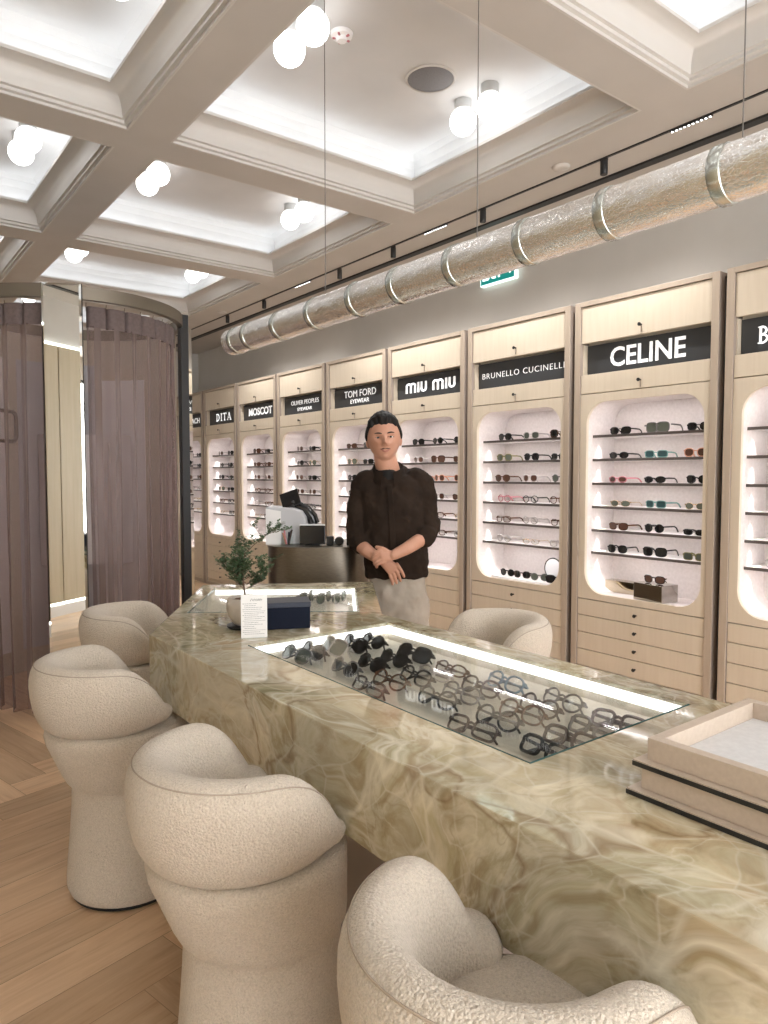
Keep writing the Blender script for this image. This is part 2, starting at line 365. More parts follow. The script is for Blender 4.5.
def text_mesh(name,txt,size,mx,m,parent,bold=0,space=1.0,ext=.002,wscale=1.0,width=None):
    cu=bpy.data.curves.new(name,'FONT'); cu.body=txt; cu.size=size; cu.align_x='CENTER'; cu.align_y='CENTER'
    cu.offset=bold; cu.space_character=space; cu.extrude=ext; cu.resolution_u=3
    t=bpy.data.objects.new(name,cu); COL.objects.link(t)
    dg=bpy.context.evaluated_depsgraph_get(); dg.update()
    me=bpy.data.meshes.new_from_object(t.evaluated_get(dg)); bpy.data.objects.remove(t)
    xs=[v.co.x for v in me.vertices]; w=max(xs)-min(xs); cx=(max(xs)+min(xs))/2
    ys=[v.co.y for v in me.vertices]; cy=(max(ys)+min(ys))/2
    f=(width/w) if width else wscale
    for v in me.vertices: v.co.x=(v.co.x-cx)*f; v.co.y-=cy
    me.transform(mx)
    me.materials.clear(); me.materials.append(m)
    o=bpy.data.objects.new(name,me); COL.objects.link(o)
    if parent: o.parent=parent
    return o
def area(name,loc,rot,sx,sy,power,col=(1,1,1),spread=None):
    l=bpy.data.lights.new(name,'AREA'); l.shape='RECTANGLE'; l.size=sx; l.size_y=sy; l.energy=power; l.color=col
    if spread: l.spread=spread
    o=bpy.data.objects.new(name,l); COL.objects.link(o); o.location=loc; o.rotation_euler=rot; return o
# ---------------------------------------------------------------- room shell
XL,XR,YB,YF,ZC=-1.3,3.8,-2.6,9.0,3.05
ZR=3.37; ZL=3.2
CX=[(-.425,1.111),(1.310,2.846)]
CY=[(-1.679,-.122),(.086,1.643),(1.851,3.408),(3.616,5.173),(5.381,6.938),(7.146,8.703)]
c=MB()
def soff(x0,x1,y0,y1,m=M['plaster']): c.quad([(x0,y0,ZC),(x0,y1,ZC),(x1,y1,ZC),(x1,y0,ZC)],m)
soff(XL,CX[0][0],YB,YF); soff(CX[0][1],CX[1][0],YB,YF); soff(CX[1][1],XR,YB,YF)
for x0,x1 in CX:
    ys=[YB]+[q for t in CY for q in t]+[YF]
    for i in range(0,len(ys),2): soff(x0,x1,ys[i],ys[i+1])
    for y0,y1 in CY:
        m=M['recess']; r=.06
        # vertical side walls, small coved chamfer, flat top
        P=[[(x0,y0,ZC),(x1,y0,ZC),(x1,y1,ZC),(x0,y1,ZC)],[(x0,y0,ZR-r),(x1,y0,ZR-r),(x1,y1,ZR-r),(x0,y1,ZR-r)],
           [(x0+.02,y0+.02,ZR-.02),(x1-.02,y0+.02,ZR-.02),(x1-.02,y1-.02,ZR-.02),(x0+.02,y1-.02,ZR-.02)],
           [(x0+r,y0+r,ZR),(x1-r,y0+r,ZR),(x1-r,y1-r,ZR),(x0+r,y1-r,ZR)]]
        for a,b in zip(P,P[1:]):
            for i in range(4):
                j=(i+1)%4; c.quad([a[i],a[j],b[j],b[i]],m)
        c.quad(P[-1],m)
struct(c.obj('ceiling',recalc=False))
prof=[(0,ZC),(.010,ZC),(.010,ZC+.012),(.016,ZC+.016),(.024,ZC+.016),(.024,ZC+.030),(.030,ZC+.034),(.036,ZC+.034),(.036,ZC+.044)]
for i in range(9):
    a=R(180-90*i/8)     # concave quarter from vertical to horizontal
    prof.append((.104+.066*math.cos(a),ZC+.050+.086*math.sin(a)))
prof+=[(.110,ZC+.137),(.110,ZC+.152),(.0,ZC+.152)]
k=0
for ci,(x0,x1) in enumerate(CX):
    for ri,(y0,y1) in enumerate(CY):
        k+=1; m=MB()
        rings=[[Vector((x0+d,y0+d,z)),Vector((x1-d,y0+d,z)),Vector((x1-d,y1-d,z)),Vector((x0+d,y1-d,z))] for d,z in prof]
        m.loft(rings,M['mould'],cap=False)
        struct(m.obj('trim_%d'%k,M['mould'],smooth=50))
# floor: herringbone planks, each a face with its own random value
def build_floor():
    L_,W=1.2,.15; n=8; ang=R(13); ox,oy=.45-(.6*math.cos(R(13))-.075*math.sin(R(13))),2.25-(.6*math.sin(R(13))+.075*math.cos(R(13)))
    bm=bmesh.new(); uvl=bm.loops.layers.uv.new('UVMap'); pl=bm.faces.layers.float.new('plank')
    ca,sa=math.cos(ang),math.sin(ang)
    def plank(x,y,w,h,hor):
        cs=[(x,y),(x+w,y),(x+w,y+h),(x,y+h)]
        cx,cy=x+w/2,y+h/2; wx,wy=ox+cx*ca-cy*sa,oy+cx*sa+cy*ca
        if not(XL-.6<wx<XR+.6 and YB-.6<wy<YF+.6): return
        g=.0009
        cs=[(x+g,y+g),(x+w-g,y+g),(x+w-g,y+h-g),(x+g,y+h-g)]
        vs=[bm.verts.new((ox+a*ca-b*sa,oy+a*sa+b*ca,F0)) for a,b in cs]
        f=bm.faces.new(vs); f[pl]=rnd.random(); o=rnd.random()*9
        for lp,(a,b) in zip(f.loops,cs):
            lp[uvl].uv=((a-x)+o,(b-y)+o) if hor else ((b-y)+o,(a-x)+o)
    for kk in range(-90,91):
        for mm in range(-12,13):
            x=kk*W+mm*2*L_
            plank(x,kk*W,L_,W,True)
            plank(x+L_,kk*W+W-L_,W,L_,False)
    # trim to room
    for co,no in [((XL,0,0),(-1,0,0)),((XR,0,0),(1,0,0)),((0,YB,0),(0,-1,0)),((0,YF,0),(0,1,0))]:
        bmesh.ops.bisect_plane(bm,geom=bm.verts[:]+bm.edges[:]+bm.faces[:],plane_co=co,plane_no=no,clear_outer=True)
    bmesh.ops.recalc_face_normals(bm,faces=bm.faces)
    for f in bm.faces:
        if f.normal.z<0: f.normal_flip()
    b0=[bm.verts.new(p) for p in [(XL,YB,F0-.002),(XR,YB,F0-.002),(XR,YF,F0-.002),(XL,YF,F0-.002)]]
    f=bm.faces.new(b0); f.material_index=1
    b1=[bm.verts.new(p) for p in [(XL,YB,F0-.05),(XR,YB,F0-.05),(XR,YF,F0-.05),(XL,YF,F0-.05)]]
    bm.faces.new(b1[::-1]).material_index=1
    for i in range(4):
        bm.faces.new([b0[i],b1[i],b1[(i+1)%4],b0[(i+1)%4]]).material_index=1
    me=bpy.data.meshes.new('floor'); bm.to_mesh(me); bm.free(); me.materials.append(M['oak']); me.materials.append(M['groove'])
    o=bpy.data.objects.new('floor',me); COL.objects.link(o); struct(o)
build_floor()
def wallbox(name,x0,x1,y0,y1,z0,z1,m): return struct(MB().box(x0,x1,y0,y1,z0,z1,m).obj(name,m))
wallbox('wall_right',XR,XR+.1,YB-.1,YF+.1,F0,ZC,M['wall'])
wallbox('wall_far',XL,XR,YF,YF+.1,F0,ZC,M['wall'])
struct(MB().box(XL,-.9,YB-.1,YB,F0,ZC,M['wall']).box(3.2,XR,YB-.1,YB,F0,ZC,M['wall']).box(-.9,3.2,YB-.1,YB,2.75,ZC,M['wall']).obj('wall_back',M['wall']))  # wide opening left in this unseen wall to let fill light in
wf=MB()
for x in (-.9,.45,1.82,3.16): wf.box(x,x+.04,YB-.07,YB-.03,F0,2.75,M['black'])
wf.box(-.86,3.16,YB-.07,YB-.03,2.71,2.75,M['black']); wf.box(-.86,3.16,YB-.07,YB-.03,F0,.21,M['black'])
struct(wf.obj('fill_opening_1'))  # frame of the added opening, out of view behind the camera
# left wall: wood panels with dark joints, plain paint above, lit skirting
wallbox('wall_left',XL-.1,XL,YB-.1,YF+.1,F0,ZC,M['wall'])
w=MB(); y=YB
while y<YF-.2:
    y1=min(y+.62,YF); w.box(XL+.001,XL+.03,y+.006,y1-.006,.28,2.62,M['panel']); y=y1
w.box(XL+.001,XL+.012,YB,YF,.28,2.62,M['gap'])
struct(w.obj('trim_20',M['panel']))
struct(MB().box(XL+.001,XL+.02,YB,YF,F0,.255,M['white']).obj('baseboard_left',M['white']))
struct(MB().box(XL+.001,XL+.025,YB,YF,.258,.273,M['skirt_led']).obj('trim_21',M['skirt_led']))
struct(MB().box(XL+.001,XL+.025,YB,YF,2.63,2.645,M['skirt_led']).obj('trim_22',M['skirt_led']))
# ceiling tracks
t=MB().box(3.100,3.114,YB+.1,8.85,ZC-.006,ZC-.0005,M['black']).obj('ceiling_track'); tag(t,'thin black lighting track on the ceiling nearest the coffers on the right','track')
t=MB().box(3.305,3.355,YB+.1,8.85,ZC-.012,ZC-.0005,M['black']).obj('ceiling_slot'); tag(t,'wide black linear slot in the ceiling beside the thin track','slot')
t=MB().box(-.98,-.93,YB+.1,8.85,ZC-.012,ZC-.0005,M['black']).obj('ceiling_slot'); tag(t,'black linear slot in the ceiling along the wood panelled left wall','slot')
# spot heads
names=['nearest','second nearest','third nearest','fourth nearest','fifth nearest','farthest']
for nm,y in zip(names,[2.23,3.08,3.95,4.62,5.85,6.62]):
    b=MB(); b.lathe([(.0005,ZC-.085),(.017,ZC-.085),(.019,ZC-.082),(.019,ZC-.018),(.017,ZC-.015),(.0005,ZC-.015)],c=(3.107,y,0),n=16,m=M['black'])
    b.box(3.101,3.113,y-.02,y+.02,ZC-.018,ZC-.0065,M['black'])
    l=bpy.data.lights.new('track_beam','SPOT'); l.energy=TRK; l.spot_size=R(150); l.spot_blend=.9; l.shadow_soft_size=.03; l.color=(1,.975,.95)
    lo_=bpy.data.objects.new('track_beam',l); COL.objects.link(lo_); lo_.location=(3.107,y,ZC-.12)
    o=b.obj('track_spotlight',smooth=40); tag(o,'black cylinder spotlight on the thin ceiling track, %s to the camera'%nm,'spotlight',group='spotlights on the thin track')
for nm,y0,y1 in [('nearest',1.67,1.87),('middle',3.4,3.62),('farthest',5.05,5.3)]:
    r=thing('ceiling_light_module','black linear module of tiny spots on the ceiling track, %s of three'%nm,'light module',(3.107,y0,ZC-.0136),group='linear spot modules')
    MB().box(-.007,.007,0,y1-y0,0,.0075,M['black']).obj('housing',parent=r)
    b=MB(); nn=10
    for i in range(nn):
        yy=(y1-y0)*(i+.5)/nn; b.lathe([(.0003,-.0015),(.005,-.0015),(.005,0)],c=(0,yy,0),n=8,m=M['led_dot'])
    b.obj('lens_row',parent=r)
for y,l in [(2.43,'nearer'),(6.56,'farther')]:
    b=MB().lathe([(.0005,ZC-.012),(.030,ZC-.012),(.045,ZC-.006),(.048,ZC-.0005)],c=(3.02,y,0),n=28,m=M['mould'])
    tag(b.obj('ceiling_sensor',smooth=50),'small round white sensor on the ceiling beside the track, the %s one'%l,'sensor')
b=thing('ceiling_speaker','round grey ceiling speaker in the coffer above the counter','speaker',(2.33,2.67,ZR))
MB().lathe([(.0005,-.006),(.108,-.006),(.112,-.004)],n=40,m=M['spk']).obj('grille',parent=b,smooth=40)
MB().lathe([(.1125,-.007),(.120,-.007),(.124,-.001),(.1125,-.001)],n=40,m=M['mould'],cap=False).obj('bezel',parent=b,smooth=40)
b=thing('smoke_detector','small white round smoke detector with red marks on coffer ceiling','smoke detector',(1.79,2.64,ZR))
MB().lathe([(.0005,-.035),(.02,-.035),(.028,-.02),(.045,-.016),(.05,-.001)],n=24,m=M['white']).obj('body',parent=b,smooth=40)
q=MB()
for a in range(0,360,72): q.box(.024,.040,-.004,.004,-.024,-.018,M['fr_pink'],Matrix.Rotation(R(a),4,'Z'))
q.obj('vent_marks',parent=b)
# globes
rows=['behind the viewer','first','second','third','fourth','fifth']
gp=None
for ci,(x0,x1) in enumerate(CX):
    for ri in (0,1,2,3,4,5):
        y0,y1=CY[ri]; yc=(y0+y1)/2; xc=(x0+x1)/2
        for si,dx in enumerate((-.5,.52)):
            for pi,dy in enumerate((-.095,.095)):
                lab='opal globe lamp, %s of %s pair, coffer row %s, %s column'%(['nearer','farther'][pi],['left','right'][si],rows[ri],['left','right'][ci])
                lo=(xc+dx,yc+dy,ZR)
                if gp is None:
                    gp=thing('globe_lamp',lab,'ceiling lamp',lo,group='opal globe lamps in the coffers')
                    MB().lathe([(.0005,-.05),(.040,-.05),(.044,-.046),(.044,-.0005),(.0005,-.0005)],n=28,m=M['cap']).obj('cap',parent=gp,smooth=40)
                    MB().sphere((0,0,-.105),.068,M['globe'],32,20).obj('globe',parent=gp,smooth=180)
                else: dup(gp,lo,label=lab)
# cove strip lamps lying on the ledges of every coffer
KC=1.0
for x0,x1 in CX:
    for y0,y1 in CY:
        w=x1-x0; l=y1-y0; z=ZC+.16
        for (x,y,sx,sy) in [((x0+x1)/2,y0+.055,w-.1,.03),((x0+x1)/2,y1-.055,w-.1,.03),(x0+.055,(y0+y1)/2,.03,l-.1),(x1-.055,(y0+y1)/2,.03,l-.1)]:
            area('cove_led',(x,y,z),(PI,0,0),sx,sy,COVE,(.97,.985,1.0))
# exit sign
ex=thing('exit_sign','green lit exit sign high on the wall behind the foil pendant','sign',(3.795,3.585,2.90))
MB().box(-.03,0,-.168,.168,-.075,.075,M['exit_white']).obj('case',parent=ex)
MB().box(-.033,-.0301,-.16,.16,-.067,.067,M['exit_green']).obj('face',parent=ex)
TM=lambda x,y,z: Matrix(((0,0,-1,x),(-1,0,0,y),(0,1,0,z),(0,0,0,1)))
text_mesh('lettering','EXIT',.095,TM(-.0345,.045,-.005),M['exit_white'],ex,bold=.004,width=.19)
a=MB(); a.prism([(-.03,-.045),(.0,-.045),(-.045,-.0),(-.015,.0)],0,.002,M['exit_white'])
b=MB()
b.bm=bmesh.new()
for pts in ([(-.012,-.04),(.012,-.04),(.012,.01),(.03,.01),(0,.042),(-.03,.01),(-.012,.01)],):
    b.prism(pts,0,.002,M['exit_white'])
a.bm.free()
bo=b.obj('arrow',parent=ex); bo.data.transform(TM(-.0345,-.105,0)@Matrix.Rotation(R(45),4,'Z'))

# foil wrapped pendant
pd=thing('foil_pendant','long tubular pendant lamp wrapped in crinkled silver foil above the counter','pendant',(1.45,1.48,2.060))
LY=1.56
def cyl(y0,y1,r,m,wob=0,n=48):
    rings=[]; K=max(2,int((y1-y0)/.012)) if wob else 1
    for i in range(K+1):
        y=y0+(y1-y0)*i/K
        rings.append([Vector(((r+wob*(noise.noise(Vector((math.cos(2*PI*q/n)*3,math.sin(2*PI*q/n)*3,y*22)))+.5*noise.noise(Vector((math.cos(2*PI*q/n)*8,math.sin(2*PI*q/n)*8,y*60)))))*math.cos(2*PI*q/n),y,(r+0)*math.sin(2*PI*q/n)*(1+wob*8*noise.noise(Vector((q*.7,y*30,2)))))) for q in range(n)])
    return rings
b=MB(); rg=cyl(-LY,LY,.0575,None,.0024); 
e0=[p*1 for p in rg[0]]
b.loft([[Vector((p.x*.05,-LY+.004,p.z*.05)) for p in rg[0]],[Vector((p.x*.82,-LY,p.z*.82)) for p in rg[0]]]+rg+[[Vector((p.x*.82,LY,p.z*.82)) for p in rg[0]],[Vector((p.x*.05,LY-.004,p.z*.05)) for p in rg[0]]],M['foil'])
b.obj('foil_tube',parent=pd,smooth=70)
ys=[2.97,2.835,2.57,2.303,2.03,1.798,1.534,1.265,1.017,.747,.49,.23,-.02]
for y in ys:
    yy=y-1.48; b=MB(); b.lathe([(.0583,yy-.014),(.0605,yy-.012),(.0595,yy-.004),(.0612,yy),(.0595,yy+.005),(.0605,yy+.012),(.0583,yy+.014)],n=48,m=M['foil_band'],axis='y')
    b.obj('tape_band',parent=pd,smooth=60)
for y in (2.25,1.46,.716):
    MB().tube([(0,y-1.48,.062),(0,y-1.48,ZR-2.060)],.0015,M['wire'],n=6).obj('suspension_wire',parent=pd)

# ---------------------------------------------------------------- eyewear
SH={'round':(.0245,.022,2.0,0),'rect':(.0265,.0185,3.6,0),'cat':(.0270,.0195,2.6,.22),'oval':(.0255,.0165,2.2,0),'avi':(.0275,.0235,2.4,-.18),'big':(.0300,.0240,3.0,.05),'shield':(.0345,.0270,3.5,0),'panto':(.0250,.0215,2.5,-.10),'slim':(.0270,.0140,2.8,.12)}
def lens_loop(shape,sd,n=24):
    a,b,e,k=SH[shape]; cx=sd*(a+.0095 if shape!='shield' else .0335); out=[]
    for i in range(n):
        t=2*PI*i/n; ct,st=math.cos(t),math.sin(t)
        x=a*math.copysign(abs(ct)**(2/e),ct); z=b*math.copysign(abs(st)**(2/e),st)
        x2=x*(1+ (k*z/b*.5 if k<0 else 0)*-1*.6)  # aviator narrows at the bottom
        z2=z+(k*b*.9*(x*sd/a)**2*(1 if x*sd>0 and z>0 else 0) if k>0 else 0)
        out.append(Vector((cx+x2, .004*((cx+x2)/.06)**2*2, z2)))
    return out
def make_glasses(shape,fm,lm,th=.0022,folded=False,label='',cat='glasses',loc=(0,0,0),rz=0,group=None,lo=False):
    r=thing('sunglasses' if lm is not M['lens_clear'] else 'eyeglasses',label,cat,loc,rz,group)
    a,b,e,k=SH[shape]; H=b+th; ns=6
    fr=MB()
    for sd in (-1,1):
        lp=lens_loop(shape,sd); fr.tube([p+Vector((0,0,H)) for p in lp],th,fm,n=ns,closed=True)
    xb=.0095+.001
    fr.tube([(-xb,.001,H+b*.35),(0,-.001,H+b*.48),(xb,.001,H+b*.35)],th*.95,fm,n=ns)
    hx=(a*2+.0095)+.002; hz=H+b*.45; hy=.004*(hx/.06)**2*2
    for sd in (-1,1): fr.box(*sorted((sd*(hx-.004),sd*(hx+.003))),hy-.002,hy+.006,hz-.004,hz+.004,fm)
    fr.obj('frame',parent=r,smooth=60)
    for sd in (-1,1):
        lp=lens_loop(shape,sd); q=MB(); cx=sum((p for p in lp),Vector())/len(lp); cx.y-=.0012
        vs=[q.bm.verts.new(p+Vector((0,0,H))) for p in lp]; cc=q.bm.verts.new(cx+Vector((0,0,H))); fs=[]
        for i in range(len(vs)): fs.append(q.bm.faces.new([vs[i],vs[(i+1)%len(vs)],cc]))
        q.faces(fs,lm); q.obj('lens',parent=r,smooth=180)
        t=MB()
        if folded:
            y=hy+.012+(.006 if sd>0 else 0); x=sd*hx
            t.tube([(x,hy+.004,hz),(x*.96,y,hz),(x*.3,y+.004,hz-.001),(-x*.55,y+.006,hz-.003),(-x*.95,y+.006,max(.004,hz-.020))],[th*1.0,th*1.0,th*1.0,th*1.15,th*.9],fm,n=6)
        else:
            x=sd*(hx+.001)
            t.tube([(x,hy+.004,hz),(x*1.02,.05,hz),(x*1.0,.098,hz-.001),(x*.97,.118,hz*.72),(x*.93,.138,th)],[th*1.05,th*1.15,th*1.0,th*1.1,th*1.2],fm,n=6,flat=1.6)
        t.obj('temple',parent=r,smooth=60)
    return r
FRN={'fr_black':'black','fr_tort':'tortoiseshell','fr_clear':'pale translucent','fr_pink':'pink','fr_green':'sea green','fr_peach':'peach','fr_blue':'blue grey','fr_gold':'thin gold','fr_brown':'dark brown','fr_grey':'smoke grey','fr_yellow':'olive'}
SHN={'round':'round','rect':'rectangular','cat':'cat-eye','oval':'oval','avi':'aviator','big':'oversized','shield':'shield','panto':'panto','slim':'slim'}
PROTO={}
def glasses(shape,fr,ln,loc,rz,label,group,folded=False,th=.0022,sc=1.0):
    key=(shape,fr,ln,folded,th)
    if key in PROTO: o=dup(PROTO[key],loc,rz,label,group)
    else:
        o=make_glasses(shape,M[fr],M[ln],th,folded,label,'sunglasses' if ln!='lens_clear' else 'eyeglasses',loc,rz,group); PROTO[key]=o
    if sc!=1.0: o.scale=(sc,)*3
    return o

# ---------------------------------------------------------------- wall cabinets
D=3.45; P=.896; UW=.86; SX=D+.055
ORD=['first','second','third','fourth','fifth','sixth','seventh','eighth','ninth']
def cab_name(k): return ORD[k]+' cabinet from the right'
cabp=None
ZS=[1.683,1.545,1.406,1.269,1.132,.999]
def build_cabinet(k,Y0):
    r=thing('display_cabinet','',  'cabinet',(D,Y0,0))
    a,b=.040,UW-.040         # inner panel range (local y; +y is the left in the photo)
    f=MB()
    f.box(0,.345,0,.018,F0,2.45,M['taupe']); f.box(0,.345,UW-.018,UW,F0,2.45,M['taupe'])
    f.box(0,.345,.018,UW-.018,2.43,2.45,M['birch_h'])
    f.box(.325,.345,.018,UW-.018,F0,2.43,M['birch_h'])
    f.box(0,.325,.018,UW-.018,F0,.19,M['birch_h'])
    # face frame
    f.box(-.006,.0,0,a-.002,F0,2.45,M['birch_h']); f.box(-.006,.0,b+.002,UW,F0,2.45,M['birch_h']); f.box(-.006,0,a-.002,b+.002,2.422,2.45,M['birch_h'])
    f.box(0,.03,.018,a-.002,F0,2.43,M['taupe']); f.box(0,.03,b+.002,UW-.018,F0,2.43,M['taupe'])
    # sign box shell
    f.box(.075,.09,a,b,1.93,2.42,M['birch'])
    f.obj('carcass',parent=r,bevel=.002)
    def flap(z0,z1,kn):
        o=MB().box(.004,.022,a+.001,b-.001,z0,z1,M['birch']).obj('lift_flap',parent=r,bevel=.0015)
        q=MB(); q.lathe([(.0004,-.022),(.009,-.022),(.010,-.018),(.0045,-.012),(.0045,.003)],c=(0,(a+b)/2,kn),n=14,m=M['black'],axis='x')
        q.box(-.001,.0035,(a+b)/2-.0012,(a+b)/2+.0012,kn-.040,kn,M['taupe']); q.obj('knob',parent=o,smooth=40)
    flap(2.212,2.420,2.262); flap(1.922,2.030,1.966)
    s=MB().box(.055,.068,a+.008,b-.008,2.036,2.204,M['sign']).obj('sign_board',parent=r)
    g=MB().box(.022,.074,b-.004,b+.001,2.034,2.208,M['birch'])
    g.obj('sign_recess',parent=r)
    MB().box(.070,.0735,a+.002,b-.002,2.032,2.040,M['led_warm']).obj('sign_led',parent=r)
    # niche front with rounded opening
    z0,z1=.726,1.917; n0,n1,m0,m1=.067,.776,.762,1.870
    lp=rrect(n0,n1,m0,m1,.125,8); cy,cz=(n0+n1)/2,(m0+m1)/2
    out=[]
    for (y,z) in lp:
        dy,dz=y-cy,z-cz
        t=min(((b-cy) if dy>0 else (cy-a))/max(abs(dy),1e-6),((z1-cz) if dz>0 else (cz-z0))/max(abs(dz),1e-6))
        out.append((cy+dy*t,cz+dz*t))
    # snap nearest loop points to the panel corners
    for Y,Z in [(a,z0),(a,z1),(b,z0),(b,z1)]:
        i=min(range(len(out)),key=lambda i:(out[i][0]-Y)**2+(out[i][1]-Z)**2); out[i]=(Y,Z)
    fr=MB(); bm=fr.bm
    def ring(x,pts): return [bm.verts.new((x,y,z)) for y,z in pts]
    A=ring(.004,out);B=ring(.004,lp);C_=ring(.024,lp);E_=ring(.024,out); fs=[]
    nn=len(lp)
    for i in range(nn):
        j=(i+1)%nn
        for U,V in ((A,B),(B,C_),(C_,E_),(E_,A)): fs.append(bm.faces.new([U[i],U[j],V[j],V[i]]))
    fr.faces(fs,M['birch']); fr.obj('niche_panel',parent=r,smooth=30)
    li=MB(); bm=li.bm
    g=.004; lp2=rrect(n0-g,n1+g,m0-g,m1+g,.125,8)
    A=[bm.verts.new((.0245,y,z)) for y,z in lp2]; B=[bm.verts.new((.285,y,z)) for y,z in lp2]; fs=[]
    for i in range(nn): fs.append(bm.faces.new([A[i],A[(i+1)%nn],B[(i+1)%nn],B[i]]))
    fs.append(bm.faces.new(B)); li.faces(fs,M['lining']); li.obj('niche_lining',parent=r,smooth=30)
    for z in ZS:
        q=MB().box(.074,.284,n0-.003,n1+.003,z-.012,z,M['shelf_top'])
        q.box(.070,.0738,n0-.003,n1+.003,z-.014,z+.001,M['shelf_edge']); q.obj('shelf',parent=r)
    zz=[.722,.625,.524,.423,.322,.221]
    for i in range(5):
        o=MB().box(.004,.022,a+.001,b-.001,zz[i+1]+.003,zz[i]-.001,M['birch']).obj('drawer',parent=r,bevel=.0015)
        q=MB(); q.lathe([(.0004,-.020),(.009,-.020),(.010,-.016),(.0045,-.010),(.0045,.003)],c=(0,(a+b)/2,(zz[i]+zz[i+1])/2+.002),n=14,m=M['black'],axis='x')
        if k!=0: q.obj('knob',parent=o,smooth=40)
        else: q.bm.free()
    MB().box(.010,.022,a,b,.151,.219,M['birch']).obj('plinth',parent=r)
    return r
def serif(o): pass
def dup3(root,loc,label):
    r=root.copy(); COL.objects.link(r); r.location=loc; r['label']=label
    for ch in list(root.children):
        cc=ch.copy(); COL.objects.link(cc); cc.parent=r
        for gx in ch.children:
            if gx.name.startswith('lettering'): continue
            d=gx.copy(); COL.objects.link(d); d.parent=cc
    return r
SIGNS=[[('B',.115,.078,None,.001,0,'S',+.275)],[('CELINE',.150,.455,None,.0025,0,'N',0)],[('BRUNELLO CUCINELLI',.054,.69,1.15,-.0006,0,'S',0)],[('MIU MIU',.115,.56,None,.0035,0,'N',0)],
 [('TOM FORD',.082,.46,None,0,.025,'N',0),('EYEWEAR',.050,.27,None,0,-.040,'N',0)],[('OLIVER PEOPLES',.058,.50,None,0,.024,'S',0),('EYEWEAR',.045,.26,1.0,0,-.040,'S',0)],
 [('MOSCOT',.105,.52,None,.003,0,'N',0)],[('DITA',.120,.40,None,.002,0,'S',0)],[('COACH',.090,.42,None,.001,0,'S',0)]]
SIGNLAB=['only its edge and one letter in view','opening with mirrored blocks on its bottom','with a round mirror on its bottom ledge','right behind the standing person','partly hidden behind the person','with the tilted tablet in front','left of the till','behind the potted tree','farthest one beside the curtained booth']
CABS=[]
first=None
for k in range(9):
    Y0=1.795+P*(k-1)
    lab='pale birch eyewear cabinet, %s, %s'%(ORD[k]+' from the right',SIGNLAB[k])
    r=build_cabinet(k,Y0); r['label']=lab; r['group']='birch display cabinets along the right wall'
    CABS.append(r)
    sb=[ch for ch in r.children if ch.name.startswith('sign_board')][0]
    for txt,size,wd,spc,bold,dz,st,dy in SIGNS[k]:
        if txt in ('B','DITA','MIU MIU'):
            g=MB(); x0=0
            hgt={'B':.080,'DITA':.086,'MIU MIU':.078}[txt]
            def stroke(pts,w):
                for (xa,ya),(xb,yb) in zip(pts,pts[1:]):
                    d_=Vector((xb-xa,yb-ya)); n_=Vector((-d_.y,d_.x)); n_=n_.normalized()*w/2 if n_.length else n_
                    ex_=d_.normalized()*w*.25 if len(pts)>2 else d_*0
                    q_=[(x0+xa-ex_.x+n_.x,ya-ex_.y+n_.y),(x0+xb+ex_.x+n_.x,yb+ex_.y+n_.y),(x0+xb+ex_.x-n_.x,yb+ex_.y-n_.y),(x0+xa-ex_.x-n_.x,ya-ex_.y-n_.y)]
                    g.prism([(u*hgt,v*hgt) for u,v in q_],0,.0015,M['letter'])
            TH,TN=.15,.06
            def bowl(cx_,cy_,rx_,ry_): stroke([(cx_+rx_*math.sin(PI*t/14),cy_+ry_*math.cos(PI*t/14)) for t in range(15)],.11)
            wd_={'B':.72,'D':.85,'I':.38,'T':.75,'A':.85,'M':1.06,'U':.62,' ':.30}
            for ch in txt:
                if txt=='MIU MIU':
                    if ch=='I': stroke([(.10,0),(.10,1)],.19); x0+=.30; continue
                    if ch=='M':
                        for s_ in (0,.42): stroke([(s_+.10,0),(s_+.10,.72)],.19); stroke([(s_+.31-.21*math.cos(PI*t/10),.70+.20*math.sin(PI*t/10)) for t in range(11)],.17)
                        stroke([(.94,0),(.94,.72)],.19)
                    if ch=='U':
                        stroke([(.10,1),(.10,.30)],.19); stroke([(.52,1),(.52,.30)],.19); stroke([(.31-.21*math.cos(PI*t/10),.31-.21*math.sin(PI*t/10)) for t in range(11)],.17)
                    x0+=wd_[ch]+.10; continue
                if ch in 'BDI':
                    stroke([(.16,0),(.16,1)],TH); stroke([(.0,.03),(.36 if ch=='I' else .3,.03)],TN); stroke([(.0,.97),(.36 if ch=='I' else .3,.97)],TN)
                if ch=='B': bowl(.22,.74,.27,.23); bowl(.22,.27,.33,.25)
                if ch=='D': bowl(.24,.5,.42,.46)
                if ch=='T': stroke([(.36,0),(.36,1)],TH); stroke([(0,.96),(.72,.96)],.08); stroke([(.2,.03),(.52,.03)],TN); stroke([(.03,.78),(.03,.99)],TN); stroke([(.69,.78),(.69,.99)],TN)
                if ch=='A': stroke([(.1,0),(.42,1)],.07); stroke([(.42,1),(.74,0)],TH); stroke([(.22,.34),(.62,.34)],TN); stroke([(0,.03),(.24,.03)],TN); stroke([(.6,.03),(.9,.03)],TN)
                x0+=wd_[ch]+.12
            o_=g.obj('lettering',parent=sb); tw_=(x0-.12)*hgt
            f_=(wd/tw_) if txt!='B' else 1
            o_.data.transform(TM(.0545,UW/2+dy,2.120+dz-.002)@Matrix.Diagonal((f_,1,1,1))@Matrix.Translation((-tw_/2,-hgt/2,0)))
            continue
        text_mesh('lettering',txt,size,TM(.0545,UW/2+dy,2.120+dz),M['letter'],sb,bold=bold,width=wd,space=spc or 1.0,ext=.0015)
    # lamps inside: strip under the lip and under each shelf, one small side spot per bay
    tops=[1.872]+[z-.014 for z in ZS]
